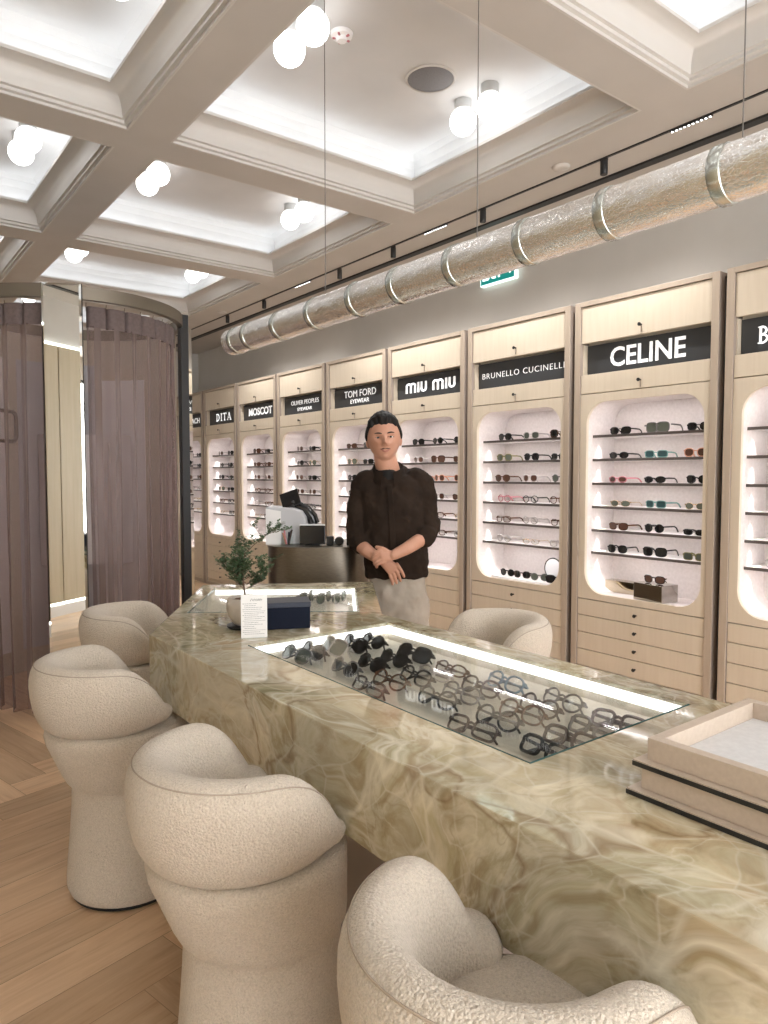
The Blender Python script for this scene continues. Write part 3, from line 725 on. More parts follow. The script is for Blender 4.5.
    for i,z in enumerate(tops):
        area('niche_led',(D+.10,Y0+.42,z-.003),(0,R(-8),0),.012,.56,NICHE*(1.5 if i in(0,6) else 1),(1,.965,.97))
        l=bpy.data.lights.new('side_spot','SPOT'); l.energy=SPOT; l.spot_size=R(40); l.spot_blend=.08; l.shadow_soft_size=.003; l.color=(1,.98,.97)
        o=bpy.data.objects.new('side_spot',l); COL.objects.link(o); o.location=(D+.13,Y0+.776-.013,z-.004)
    area('sign_wash',(D+.062,Y0+.825-.006,2.12),(0,R(90),0),.15,.004,.12,(1,.9,.72))
# strips added in the cabinet gaps, near-black in place of the shade there
struct(MB().box(3.60,3.62,.90,8.98,.0,2.40,M['gap']).obj('trim_23',M['gap'])) if False else None
for k in range(8):
    Y0=1.795+P*(k-1)+UW
    struct(MB().box(D+.05,D+.06,Y0+.001,Y0+P-UW-.001,F0,2.43,M['gap']).obj('trim_%d'%(30+k),M['gap']))
# eyewear on the shelves
rs=random.Random(11)
celine=[[('cat','fr_black','lens_dark'),('shield','fr_grey','lens_grey'),('cat','fr_black','lens_dark')],[('oval','fr_black','lens_dark'),('rect','fr_green','lens_teal'),('panto','fr_peach','lens_brown')],
 [('oval','fr_pink','lens_brown'),('oval','fr_black','lens_dark'),('cat','fr_black','lens_dark')],[('oval','fr_gold','lens_grey'),('rect','fr_green','lens_teal'),('oval','fr_gold','lens_grey')],
 [('cat','fr_tort','lens_brown'),('round','fr_black','lens_dark'),('slim','fr_black','lens_dark')],[('panto','fr_black','lens_dark'),('big','fr_black','lens_dark'),('rect','fr_yellow','lens_grey')]]
bru=[[('panto','fr_black','lens_dark'),('panto','fr_clear','lens_grey'),('big','fr_tort','lens_dark')],[('panto','fr_yellow','lens_grey'),('panto','fr_black','lens_dark'),('rect','fr_black','lens_dark')],
 [('panto','fr_tort','lens_brown'),('panto','fr_clear','lens_brown'),('round','fr_grey','lens_grey')],[('round','fr_pink','lens_clear'),('round','fr_black','lens_clear'),('panto','fr_tort','lens_clear')],
 [('rect','fr_tort','lens_clear'),('round','fr_clear','lens_clear'),('rect','fr_tort','lens_clear')],[('round','fr_clear','lens_clear'),('oval','fr_gold','lens_clear'),('rect','fr_clear','lens_clear')]]
kinds=[('panto','fr_black','lens_dark'),('rect','fr_black','lens_dark'),('big','fr_tort','lens_brown'),('round','fr_black','lens_dark'),('panto','fr_clear','lens_brown'),('cat','fr_tort','lens_brown'),('avi','fr_gold','lens_grey')]
kinds2=[('round','fr_black','lens_clear'),('rect','fr_tort','lens_clear'),('oval','fr_gold','lens_clear'),('panto','fr_clear','lens_clear'),('rect','fr_black','lens_clear')]
POSN=['left','middle','right']
SHF=['top shelf','second shelf','third shelf','fourth shelf','fifth shelf','lowest shelf']
for k in range(9):
    Y0=1.795+P*(k-1)
    for i,z in enumerate(ZS):
        for j in range(3):
            if k==1: s=celine[i][j]
            elif k==2: s=bru[i][j]
            else: s=rs.choice(kinds) if i<(4 if k%2 else 3) else rs.choice(kinds2)
            if k==3 and i==2: s=('panto','fr_peach','lens_brown')
            y=Y0+[.625,.392,.160][j]+rs.uniform(-.008,.008)
            rz=R(-90+rs.uniform(-7,7))
            lab='%s %s %s, %s on %s, %s'%(FRN[s[1]],SHN[s[0]],'sunglasses' if s[2]!='lens_clear' else 'eyeglasses',POSN[j],SHF[i],cab_name(k))
            glasses(s[0],s[1],s[2],(D+.105+rs.uniform(-.004,.006),y,z+.0002),rz,lab,'eyewear on the cabinet shelves',th=.0028 if s[1] not in('fr_gold',) else .0013)
# things on the niche floors
def block(x,y,z,sx,sy,sz,rz,m,label):
    o=MB().box(-sx/2,sx/2,-sy/2,sy/2,0,sz,m).obj('mirrored_block',parent=None,bevel=.0015,loc=(x,y,z)); o.rotation_euler=(0,0,rz); tag(o,label,'display block'); return o
zf=.7590
block(D+.185,2.425,zf,.07,.21,.07,R(0),M['gold_mirror'],'long bronze mirrored block at the left on the bottom ledge of the second cabinet')
block(D+.10,2.17,zf,.13,.19,.095,R(-8),M['acrylic'],'smoked mirrored block at the middle of the bottom ledge, under a pair of glasses')
glasses('cat','fr_brown','lens_brown',(D+.08,2.17,zf+.0955),R(-95),'dark brown cat-eye sunglasses lying on the smoked mirrored block','eyewear on blocks',folded=True,th=.0028)
# cucinelli ledge: tray, discs and a round mirror
Yb=1.795+P
o=MB().box(-.09,.09,-.27,.27,0,.012,M['paper']).obj('display_tray',bevel=.002,loc=(D+.135,Yb+.40,zf)); tag(o,'flat white tray on the bottom ledge of the third cabinet','tray')
mrr=thing('round_mirror','small round mirror with a white-coloured face, dark rim, on the ledge of third cabinet','plaque',(D+.20,Yb+.27,zf+.0125),R(0))
q=MB(); q.lathe([(.0004,.004),(.066,.004),(.066,.0),(.0004,.0)],c=(0,0,.072),n=36,m=M['white'],axis='x'); q.obj('disc',parent=mrr,smooth=40)  # white face stands in for the bright reflection in the mirror
q=MB(); q.tube([(.002,.068*math.cos(t*PI/18),.072+.068*math.sin(t*PI/18)) for t in range(36)],.004,M['fr_black'],n=8,closed=True); q.obj('rim',parent=mrr,smooth=60)
q=MB().box(-.012,.02,-.03,.03,0,.008,M['fr_black']); q.obj('foot',parent=mrr)
for i,(dy,s) in enumerate([(.60,('round','fr_black','lens_dark')),(.47,('panto','fr_brown','lens_dark')),(.32,('round','fr_grey','lens_grey')),(.18,('big','fr_black','lens_dark'))]):
    glasses(s[0],s[1],s[2],(D+.09,Yb+dy-.03,zf+.0125),R(-90+10*i),'%s %s sunglasses folded, %s on the white tray in the third cabinet'%(FRN[s[1]],SHN[s[0]],['leftmost','second from left','third from left','rightmost'][i]),'eyewear on the white tray',folded=True,th=.0028)
# ---------------------------------------------------------------- counter
CT=.92; CB=.71
cA,cC,cE,cF=(.80,2.335),(1.375,3.235),(2.085,2.815),(1.625,2.13)
ctr=thing('display_counter','long green onyx counter with a bend, glass topped display wells and lit edges','counter',(1.2,1.2,0))
outline=[(.80,-1.3),(1.625,-1.3),cF,cE,cC,cA]
o=MB().prism(outline,CB,CT,M['onyx']).obj('stone_top')
D1=(.992,1.545,.852,1.995)
u2=Vector((.819,-.573)); v2=Vector((.560,.828))
FR=Vector((1.92,2.73)); FL=FR-u2*.66; NR=FR-v2*.60; NL=NR-u2*.66
def boolcut(o,cut):
    md=o.modifiers.new('c','BOOLEAN'); md.operation='DIFFERENCE'; md.solver='EXACT'; md.object=cut
    bpy.context.view_layer.update(); dg=bpy.context.evaluated_depsgraph_get()
    me=bpy.data.meshes.new_from_object(o.evaluated_get(dg)); o.modifiers.clear(); o.data=me
    bpy.data.objects.remove(cut)
boolcut(o,MB().box(D1[0],D1[1],D1[2],D1[3],.852,1.0,M['onyx']).obj('cut'))
boolcut(o,MB().prism([tuple(p) for p in (NL,NR,FR,FL)],.852,1.0,M['onyx']).obj('cut'))
b=o.modifiers.new('bevel','BEVEL'); b.width=.004; b.segments=3; b.limit_method='ANGLE'; b.angle_limit=R(40)
o.parent=ctr; o.matrix_parent_inverse=Matrix.Translation((-1.2,-1.2,0))
def under(o): o.parent=ctr; o.matrix_parent_inverse=Matrix.Translation((-1.2,-1.2,0)); return o
def well(P):
    # P: NL,NR,FR,FL corners; lining with thin walls
    b=MB(); pts=[Vector((p[0],p[1],0)) for p in P]; c0=sum(pts,Vector())/4
    for i in range(4):
        a,d=pts[i],pts[(i+1)%4]; ia=a+(c0-a)*.012; idd=d+(c0-d)*.012
        b.loft([[a+Vector((0,0,z)),d+Vector((0,0,z)),idd+Vector((0,0,z)),ia+Vector((0,0,z))] for z in (.8525,.912)],M['felt'])
    b.loft([[p+(c0-p)*.012+Vector((0,0,z)) for p in pts] for z in (.8525,.862)],M['felt'])
    under(b.obj('display_well'))
    e=MB()
    for i in (1,2):
        a=pts[i]+(c0-pts[i])*.014; d=pts[(i+1)%4]+(c0-pts[(i+1)%4])*.014; n=(c0-(a+d)/2); 
        ed=(d-a).normalized(); n=Vector((-ed.y,ed.x,0)); n=n if n.dot(c0-(a+d)/2)>0 else -n
        e.loft([[a+Vector((0,0,z)),d+Vector((0,0,z)),d+n*.012+Vector((0,0,z)),a+n*.012+Vector((0,0,z))] for z in (.889,.911)],M['led'])
    under(e.obj('led_strip'))
    g=MB(); g.loft([[p+(c0-p)*.004+Vector((0,0,z)) for p in pts] for z in (.9145,.9205)],M['glass'])
    go=under(g.obj('glass_lid'))
    g=MB()
    for i in (0,3):
        a,d=pts[i],pts[(i+1)%4]
        ia=a+(c0-a)*.0022; idd=d+(c0-d)*.0022
        g.loft([[a+(c0-a)*.0005+Vector((0,0,z)),d+(c0-d)*.0005+Vector((0,0,z)),idd+Vector((0,0,z)),ia+Vector((0,0,z))] for z in (.913,.9208)],M['edge_glass'])
    h=g.obj('glass_edge'); h.parent=go
W1=[(D1[0],D1[2]),(D1[1],D1[2]),(D1[1],D1[3]),(D1[0],D1[3])]
well(W1); well([tuple(p) for p in (NL,NR,FR,FL)])
for i,y in enumerate((-.9,.28,1.45)):
    under(MB().prism(rrect(1.10,1.40,y-.32,y+.32,.15,10),F0,.7098,M['taupe']).obj('pedestal',smooth=40))
under(MB().prism([(p[0]+1.55,p[1]+2.62) for p in rrect(-.2,.2,-.2,.2,.15,10)],F0,.7098,M['taupe']).obj('pedestal',smooth=40))

# eyewear in the counter case
case=[
 [('avi','fr_grey','lens_grey'),('avi','fr_brown','lens_dark'),('shield','fr_clear','lens_grey'),('big','fr_black','lens_dark'),('round','fr_black','lens_dark')],
 [('round','fr_grey','lens_dark'),('panto','fr_black','lens_dark'),('round','fr_black','lens_dark'),('big','fr_black','lens_dark')],
 [('rect','fr_brown','lens_clear'),('round','fr_tort','lens_clear'),('panto','fr_black','lens_clear'),('oval','fr_clear','lens_clear'),('oval','fr_tort','lens_clear')],
 [('round','fr_black','lens_clear'),('panto','fr_grey','lens_clear'),('panto','fr_brown','lens_clear'),('panto','fr_blue','lens_clear')],
 [('rect','fr_brown','lens_clear'),('round','fr_black','lens_clear'),('panto','fr_tort','lens_clear'),('round','fr_brown','lens_clear'),('round','fr_grey','lens_clear')],
 [('rect','fr_black','lens_clear'),('rect','fr_brown','lens_clear'),('rect','fr_grey','lens_clear'),('rect','fr_brown','lens_clear')]]
casex=[[1.10,1.165,1.243,1.322,1.400],[1.142,1.23,1.315,1.398],[1.09,1.163,1.245,1.318,1.388],[1.162,1.240,1.318,1.402],[1.092,1.174,1.251,1.318,1.400],[1.118,1.207,1.296,1.380]]
casey=[1.905,1.685,1.500,1.308,1.115,.935]
RW=['row nearest potted tree','second row from tree','third row from tree','fourth row from tree','fifth row from tree','row nearest stacked trays']
CO=['first','second','third','fourth','fifth']
for i,rw in enumerate(case):
    for j,s in enumerate(rw):
        thk={'fr_gold':.0013,'fr_clear':.0026,'fr_grey':.0027,'fr_tort':.0027}.get(s[1],.0030)
        if i==5: thk=.0040
        lab='%s %s %s in counter case, %s, %s from left'%(FRN[s[1]],SHN[s[0]],'sunglasses' if s[2]!='lens_clear' else 'eyeglasses',RW[i],CO[j])
        o=glasses(s[0],s[1],s[2],(casex[i][j]-.012,casey[i]+rs.uniform(-.008,.008),.8622),R(-90+rs.uniform(-6,8)),lab,'folded eyewear in the counter case',folded=True,th=thk)
        o.scale=(1.03,1.03,1.03); o.rotation_euler.x=R(-40); o.location.z+=.0125
for j,(x,y) in enumerate([(1.70,2.80),(1.755,2.735),(1.81,2.69)]):
    glasses('avi','fr_grey','lens_grey',(x,y,.8622),R(28),'smoke grey aviator sunglasses in the far glass well, %s of three'%['left','middle','right'][j],'eyewear in the far glass well',folded=True,th=.0021)

# stacked trays
def tray(z,x0,x1,y0,y1,h,lab,mat_in,tw=.020):
    r=thing('presentation_tray',lab,'tray',(x0,y0,z),group=None)
    w,l=x1-x0,y1-y0
    MB().box(-.017,w+.017,-.017,l+.017,0,.0075,M['black']).obj('base_plate',parent=r)
    MB().box(-.016,w+.016,-.016,l+.016,.0077,.010,M['tray']).obj('base_covering',parent=r)
    b=MB(); b.box(0,tw,0,l,.0102,h,M['tray']); b.box(w-tw,w,0,l,.0102,h,M['tray']); b.box(tw,w-tw,0,tw,.0102,h,M['tray']); b.box(tw,w-tw,l-tw,l,.0102,h,M['tray'])
    b.obj('tray_wall',parent=r,bevel=.0012)
    if mat_in: MB().box(tw+.001,w-tw-.001,tw+.001,l-tw-.001,.0102,.017,M['tray_mat']).obj('suede_mat',parent=r)
    else: MB().box(tw+.001,w-tw-.001,tw+.001,l-tw-.001,.0102,h-.001,M['tray']).obj('suede_mat',parent=r)
tray(.9205,1.040,1.395,.16,.655,.0455,'lower beige leather tray with a black base, under the other tray on the counter',False)
tray(.9665,1.052,1.398,.155,.652,.0475,'upper beige leather tray lined with pale suede, stacked on the other tray',True)

# small things on the counter
b=MB().box(-.075,.075,-.055,.055,0,.086,M['navy']); b.box(-.077,.077,-.057,.057,.064,.0885,M['navy_lid'])
o=thing('gift_box','dark navy cardboard box with a paler lid standing behind the small card','box',(1.232,2.165,CT+.0008),R(-35+10))
MB().box(-.073,.073,-.054,.054,0,.074,M['navy']).obj('box_base',parent=o,bevel=.0015)
ld=MB().box(-.0755,.0755,-.0565,.0565,.0745,.092,M['navy_lid']).obj('box_lid',parent=o,bevel=.0015); b.bm.free()
MB().box(-.03,.04,.005,.012,.0921,.0925,M['ink']).obj('lid_print',parent=ld)
# card
cd=thing('price_card','small white upright card printed with lines of text beside the potted tree','card',(1.052,2.068,CT+.0008),R(-25))
MB().box(-.042,.042,-.0012,.0012,0,.142,M['paper']).obj('card_sheet',parent=cd)
MB().box(-.043,.043,-.012,.014,0,.003,M['glass']).obj('card_foot',parent=cd)
ik=MB(); rr=random.Random(3)
for (x0,x1) in [(-.012,-.004),(-.001,.004),(.007,.012),(.013,.018),(.019,.024)]:
    ik.tube([(x0,-.0016,.121),((x0+x1)/2,-.0016,.129),(x1,-.0016,.122),(x1+.001,-.0016,.127)],.0008,M['ink'],n=4)
for i in range(17):
    z=.112-i*.0062; x0=-.037 if i%3==0 else -.031; x1=rr.uniform(-.005,.034)
    if i%5==4: ik.box(-.037,.036,-.0017,-.0013,z,z+.0007,M['ink'])
    else:
        x=x0
        while x<x1:
            w=rr.uniform(.003,.008); ik.box(x,x+w,-.0017,-.0013,z,z+.0011,M['ink']); x+=w+.0015
ik.obj('print',parent=cd)
# potted tree
px,py=1.105,2.235
pt=thing('potted_tree','small leafy tree in a rounded beige pot on a black saucer','potted plant',(px,py,CT+.0008))
MB().lathe([(.001,0),(.058,0),(.064,.004),(.066,.010),(.060,.010),(.001,.008)],n=36,m=M['black']).obj('saucer',parent=pt,smooth=40)
MB().lathe([(.001,.0105),(.034,.0105),(.042,.016),(.058,.038),(.066,.062),(.066,.084),(.061,.104),(.057,.106),(.055,.102),(.052,.092),(.001,.090)],n=40,m=M['pot']).obj('pot',parent=pt,smooth=50)
s=MB(); rings=[]
for r_ in (.0515,.04,.025,.01,.001):
    rings.append([Vector((r_*math.cos(a*PI/12),r_*math.sin(a*PI/12),.0905+.016*(1-(r_/.052)**2)+.004*noise.noise(Vector((a*.6,r_*60,0))))) for a in range(24)])
s.loft(rings,M['soil'],cap=True); s.obj('soil',parent=pt,smooth=60)
tr=MB(); lf=MB(); rt=random.Random(21)
def branch(p,d,l,r,depth):
    pts=[p.copy()]; dd=d.copy(); n=5
    for i in range(n):
        dd=(dd+Vector((rt.uniform(-.22,.22),rt.uniform(-.22,.22),rt.uniform(-.08,.16)))).normalized(); pts.append(pts[-1]+dd*l/n)
    tr.tube(pts,[r*(1-.55*i/n) for i in range(n+1)],M['bark'],n=6)
    if depth<3:
        for i in range(1,n+1):
            for q in range(2 if depth else 2):
                if rt.random()<(.62 if depth<2 else .4):
                    a=rt.uniform(0,2*PI); nd=(dd*.55+Vector((math.cos(a),math.sin(a),rt.uniform(-.1,.55)))*.75).normalized()
                    branch(pts[i],nd,l*rt.uniform(.42,.66),r*.5,depth+1)
    if depth>=1:
        for i in range(1,n+1):
            for q in range(2):
                if rt.random()<.85: leaf(pts[i],dd)
def leaf(p,d):
    a=rt.uniform(0,2*PI); dv=(d*.5+Vector((math.cos(a),math.sin(a),rt.uniform(-.5,.5)))).normalized()
    L=rt.uniform(.009,.015); W=L*.33; sd=dv.cross(Vector((rt.uniform(-.3,.3),rt.uniform(-.3,.3),1))).normalized(); up=sd.cross(dv)
    P=[p,p+dv*L*.3+sd*W,p+dv*L*.75+sd*W*.7,p+dv*L,p+dv*L*.75-sd*W*.7,p+dv*L*.3-sd*W]; mid=p+dv*L*.5-up*W*.35
    v=[lf.bm.verts.new(q) for q in P]; m_=lf.bm.verts.new(mid)
    for i in range(6): lf.bm.faces.new([v[i],v[(i+1)%6],m_])
branch(Vector((0,0,.10)),Vector((.02,0,1)),.165,.0038,0)
branch(Vector((.004,0,.15)),Vector((.75,-.5,.45)).normalized(),.075,.0024,1)
branch(Vector((.0,0,.155)),Vector((-.8,.4,.7)).normalized(),.10,.0024,1)
branch(Vector((.0,0,.19)),Vector((-.6,.5,.6)).normalized(),.075,.0022,1)
branch(Vector((.003,0,.17)),Vector((.7,-.6,.5)).normalized(),.08,.0022,1)
branch(Vector((.003,0,.135)),Vector((.75,-.4,.35)).normalized(),.07,.002,1)
tr.obj('trunk',parent=pt,smooth=60)
lfo=lf.obj('foliage',M['leaf'],parent=pt,recalc=False)

# ---------------------------------------------------------------- stools
def make_stool(label,loc,rz):
    r=thing('boucle_stool',label,'stool',loc,rz,'cream boucle stools at the counter')
    MB().lathe([(.001,0),(.165,0),(.174,.003),(.174,.008),(.001,.008)],n=48,m=M['black']).obj('base_glide',parent=r,smooth=40)
    MB().lathe([(.001,.0085),(.168,.0085),(.181,.016),(.187,.032),(.1875,.055),(.183,.11),(.176,.19),(.170,.27),(.167,.33),(.166,.38),(.001,.38)],n=56,m=M['boucle']).obj('base',parent=r,smooth=50)
    b=MB(); rg=[]
    for rr_,z in [(.001,.352),(.166,.352),(.176,.356),(.182,.366),(.188,.388),(.194,.42),(.201,.457),(.207,.49),(.209,.512),(.206,.527),(.196,.535),(.001,.535)]:
        cx=-.034*min(1,max(0,(z-.352)/.15)); rg.append([Vector((cx+rr_*math.cos(2*PI*q/64),rr_*math.sin(2*PI*q/64),z)) for q in range(64)])
    b.loft(rg,M['boucle']); b.obj('shell',parent=r,smooth=60)
    MB().lathe([(.001,.47),(.130,.47),(.138,.50),(.140,.548),(.135,.562),(.118,.572),(.07,.579),(.001,.581)],c=(-.005,0,0),n=56,m=M['boucle']).obj('seat',parent=r,smooth=60)
    # horseshoe backrest
    b=MB(); rings=[]; K=64; A=120; seam=[]
    for i in range(-5,K+6):
        t=min(max(i/K,0),1); th=R(-A+2*A*t)
        e=1.0
        if i<=0: e=math.sqrt(max(1-((0-i)/5.2)**2,.0)) if i>-5 else .25; ext=-(-i)/5.2*.050
        elif i>=K: e=math.sqrt(max(1-((i-K)/5.2)**2,.0)) if i<K+5 else .25; ext=(i-K)/5.2*.046
        else: ext=0
        if i<=0: ext=-abs(i)/5.2*.044
        w=abs(th)/R(A)
        zt=.745-.010*w-.125*max(0,(w-.62)/.38)**2.8
        zb=.528+.02*max(0,(w-.7)/.3)**2
        zc=(zt+zb)/2; hz=(zt-zb)/2*(.55+.45*e) if abs(ext)>0 else (zt-zb)/2
        hz=(zt-zb)/2*e; ht=.054*(e if e>.3 else .3)
        if abs(ext)>0: zc=zb+.04+((zt-zb)/2-.04)*(.6+.4*e) ; zc=(zt+zb)/2
        rc=.172
        dirp=Vector((-math.cos(th),math.sin(th),0)); tan=Vector((math.sin(th),math.cos(th),0))
        c0=Vector((dirp.x*rc*1.06-.044,dirp.y*rc,0))+tan*ext
        rg=[]
        n=28
        for q in range(n):
            a=2*PI*q/n; cx=math.copysign(abs(math.cos(a))**(2/2.2),math.cos(a)); sz=math.copysign(abs(math.sin(a))**(2/2.45),math.sin(a))
            lean=.010*sz-.006*(1-sz)*.5
            rg.append(c0+dirp*(ht*cx*(1+.0*sz)+lean)+Vector((0,0,zc+hz*sz)))
        rings.append(rg)
        if 2<=i<=K-2: seam.append(c0+dirp*(ht*.56+.0088)+Vector((0,0,zc+hz*.88)))
    b.loft(rings,M['boucle']); bo=b.obj('backrest',parent=r,smooth=180)
    s=MB(); s.tube(seam,.0016,M['seam'],n=6); s.obj('seam',parent=bo,smooth=60)
    return r
st=make_stool('left cream boucle stool with its flared base in full view',(.70,2.255,F0),R(-4))
def dup_stool(label,loc,rz):
    return dup(st,loc,rz,label)
dup_stool('large cream boucle stool in the middle foreground, close to the counter front',(.694,1.335,F0),R(2))
dup_stool('nearest cream boucle stool, cut off by the bottom edge',(.722,.61,F0),R(6))
dup_stool('farthest cream boucle stool on the left, beside the curtained booth',(1.02,2.97,F0),R(-32))
dup_stool('cream boucle stool on the cabinet side of the counter',(1.985,1.95,F0),R(180-10))

# ---------------------------------------------------------------- curtained booth
bc=Vector((1.147,4.571)); BR=.63
bt=thing('fitting_booth','round curtained booth with a bronze rail, dark post and mirrored panels','booth',(bc.x,bc.y,0))
def arc(r,a0,a1,z0,z1,t,m,name,n=48,parent=bt,smooth=40):
    b=MB(); rings=[]
    for i in range(n+1):
        a=R(a0+(a1-a0)*i/n); d=Vector((math.cos(a),math.sin(a),0))
        rings.append([d*r+Vector((0,0,z0)),d*(r+t)+Vector((0,0,z0)),d*(r+t)+Vector((0,0,z1)),d*r+Vector((0,0,z1))])
    b.loft(rings,m); return b.obj(name,parent=parent,smooth=smooth)
arc(BR-.035,-185,175,2.372,2.44,.035,M['rail'],'curtain_rail',n=96)
arc(BR-.03,0,172,F0,2.371,.03,M['felt'],'rear_wall',n=60)
arc(BR-.034,30,60,.4,2.1,.003,M['white'],'wall_panel',n=12)
arc(BR-.034,64,84,.3,2.2,.003,M['grey'],'wall_panel',n=12)
arc(BR-.034,92,112,.3,2.2,.003,M['grey'],'wall_panel',n=12)
arc(BR-.034,120,160,.3,2.2,.003,M['white'],'wall_panel',n=12)
arc(BR-.20,40,100,.85,1.72,.15,M['white'],'wall_cabinet',n=20)
b=MB(); pts=rrect(-.17,.17,-.095,.095,.045,6); b.tube([(x,0,z) for x,z in pts],.012,M['rail'],n=8,closed=True); o=b.obj('grab_frame',parent=bt,smooth=60); o.location=(-.36,.39,1.76); o.rotation_euler=(0,0,R(45))
a=R(-21.5); MB().box(-.024,.024,-.028,.028,F0,2.45,M['black']).obj('post',parent=bt,loc=(BR*math.cos(a),BR*math.sin(a),0))
def mirror(p0,p1,z0,z1,name,t=.02):
    p0=Vector(p0);p1=Vector(p1); d=(p1-p0); L=d.length; ang=math.atan2(d.y,d.x)
    r=MB().box(0,L,.002,t,z0,z1,M['black']).obj(name,parent=bt,loc=(p0.x-bc.x,p0.y-bc.y,0)); r.rotation_euler=(0,0,ang)
    g=MB(); bw=.012
    I=[(bw,z0+bw),(L-bw,z0+bw),(L-bw,z1-bw),(bw,z1-bw)]; O=[(.001,z0),(L-.001,z0),(L-.001,z1),(.001,z1)]
    vi=[g.bm.verts.new((x,-.004,z)) for x,z in I]; vo=[g.bm.verts.new((x,.0012,z)) for x,z in O]
    g.faces([g.bm.faces.new(vi)],M['mirror'])
    for i in range(4): g.faces([g.bm.faces.new([vi[i],vi[(i+1)%4],vo[(i+1)%4],vo[i]])],M['mirror'])
    go=g.obj('mirror_glass',parent=r)
    return r
mirror((.842,3.992),(1.015,3.897),F0+.012,2.438,'mirror_panel')
mirror((1.745,4.320),(1.827,4.437),F0+.012,2.40,'mirror_panel')
def curtain(a0,a1,name,label,pleats,seed,hem=F0+.03):
    r=thing(name,label,'curtain',(bc.x,bc.y,0),group=None)
    rr=random.Random(seed); n=pleats*16; Z=[hem,.4,.7,1.1,1.5,1.8,2.1,2.245]; ph=[rr.uniform(-.5,.5) for _ in range(pleats+1)]
    def rad(i,z):
        t=i/16; f=(z/2.4)
        A=.014+.020*(1-f)
        k=int(t); return BR-.062+A*math.sin(2*PI*t+.6*ph[min(k,pleats)]*math.sin(z*1.7))+.008*math.sin(2*PI*t*2.3+seed)*(1-f)+.010*math.sin(t*.9+z*1.3+seed)*(1-f)
    b=MB(); rings=[]
    for i in range(n+1):
        a=R(a0+(a1-a0)*i/n); rings.append([Vector((rad(i,z)*math.cos(a+.012*math.sin(z*2+i*.15)*(1-z/2.4)),rad(i,z)*math.sin(a+.012*math.sin(z*2+i*.15)*(1-z/2.4)),z)) for z in Z])
    b.loft(rings,M['voile'],closed=False,cap=False); b.obj('voile',parent=r,smooth=180,recalc=False)
    h=MB(); rings=[]
    for i in range(n+1):
        a=R(a0+(a1-a0)*i/n); q=abs(math.sin(PI*i/16)); rr_=BR-.050-.030*(1-q)**6
        rings.append([Vector(((rr_+dx)*math.cos(a),(rr_+dx)*math.sin(a),z)) for dx,z in ((0,2.238),(.002,2.238),(.002,2.350),(0,2.350))])
    h.loft(rings,M['header']); h.obj('header_band',parent=r,smooth=60)
    for i in range(0,n+1,16):
        a=R(a0+(a1-a0)*i/n); g=MB(); p=Vector(((BR-.079)*math.cos(a),(BR-.079)*math.sin(a),0))
        g.tube([p+Vector((0,0,2.33)),p*1.02+Vector((0,0,2.372))],.002,M['rail'],n=6); g.obj('hook',parent=r)
    return r
curtain(-185,-119,'sheer_curtain','sheer mauve curtain left of the mirror panel, its hem almost on the floor',6,2)
curtain(-98,-24,'sheer_curtain','wide sheer mauve curtain between the mirror panel and the dark post',7,5)

# ---------------------------------------------------------------- till podium
pc=Vector((2.18,3.465)); pu=Vector((.795,-.607)); pv=Vector((.607,.795))
pod=thing('till_podium','curved brushed bronze till podium beside the standing person','podium',(pc.x,pc.y,0),math.atan2(pu.y,pu.x))
def pod_out(w,d,n=40):
    out=[]
    for i in range(n+1):
        a=PI+PI*i/n; out.append((w*math.copysign(abs(math.cos(a))**.55,math.cos(a)),-.02+d*math.sin(a)*1.0))
    out+=[(w,.30),(-w,.30)]
    return out
MB().prism(pod_out(.288,.20),F0,1.042,M['bronze']).obj('body',parent=pod,smooth=30)
MB().prism(pod_out(.291,.203),1.0425,1.055,M['bronze']).obj('top',parent=pod,smooth=30)
zt=1.0557
def onpod(x,y,z=zt): p=pc+pu*x+pv*y; return (p.x,p.y,z)
pr=math.atan2(pu.y,pu.x)
# card printer / machine
mc=thing('receipt_machine','rounded pale grey machine with a black top arm on the till podium','machine',onpod(-.178,.03),pr)
b=MB(); prf=[(-.115,0),(.115,0),(.115,.10),(.108,.155),(.085,.19),(.04,.207),(-.115,.215)]
b.loft([[Vector((x,-.10,z)) for x,z in prf],[Vector((x,.12,z)) for x,z in prf]],M['grey']); b.obj('housing',parent=mc,bevel=.008,segs=3)
b=MB(); prf=[(-.116,.0),(-.03,0),(-.03,.19),(-.116,.205)]; b.loft([[Vector((x,-.103,z)) for x,z in prf],[Vector((x,-.1005,z)) for x,z in prf]],M['white']); b.obj('front_panel',parent=mc)
b=MB(); b.tube([(.01,0,.2185),(.06,0,.212),(.10,0,.19),(.135,0,.15),(.15,0,.11)],[.022,.026,.030,.030,.026],M['blackgloss'],n=14,flat=1.2); b.obj('top_arm',parent=mc,smooth=60)
tb=thing('tilted_tablet','black tablet tilted on its stand above the grey machine','tablet',onpod(-.150,-.02,zt+.216),pr)
tm=Matrix.Rotation(R(-20),4,'Y')@Matrix.Rotation(R(-35),4,'X')
o=MB().box(-.055,.055,-.006,.006,.0,.105,M['blackgloss'],tm).obj('screen',parent=tb,bevel=.002)
MB().tube([(.0,.0,.0),(.012,.01,.012),(.0,.012,.03)],.010,M['black'],n=8).obj('stand',parent=tb,smooth=60)
ms=thing('customer_display','black rectangular screen standing on the podium in front of the machine','screen',onpod(-.025,-.115),pr)
MB().box(-.072,.072,-.008,.008,.006,.112,M['blackgloss']).obj('screen',parent=ms,bevel=.005,segs=3)
MB().box(-.074,.070,.009,.022,.004,.119,M['white']).obj('back_shell',parent=ms,bevel=.004)
MB().box(-.04,.04,-.015,.035,0,.0038,M['black']).obj('foot',parent=ms)
o=MB().box(-.02,.02,-.02,.02,0,.05,M['black']).obj('small_box',bevel=.003,loc=onpod(.072,-.09)); o.rotation_euler=(0,0,pr); tag(o,'small black cube on the podium just right of the black screen','box')
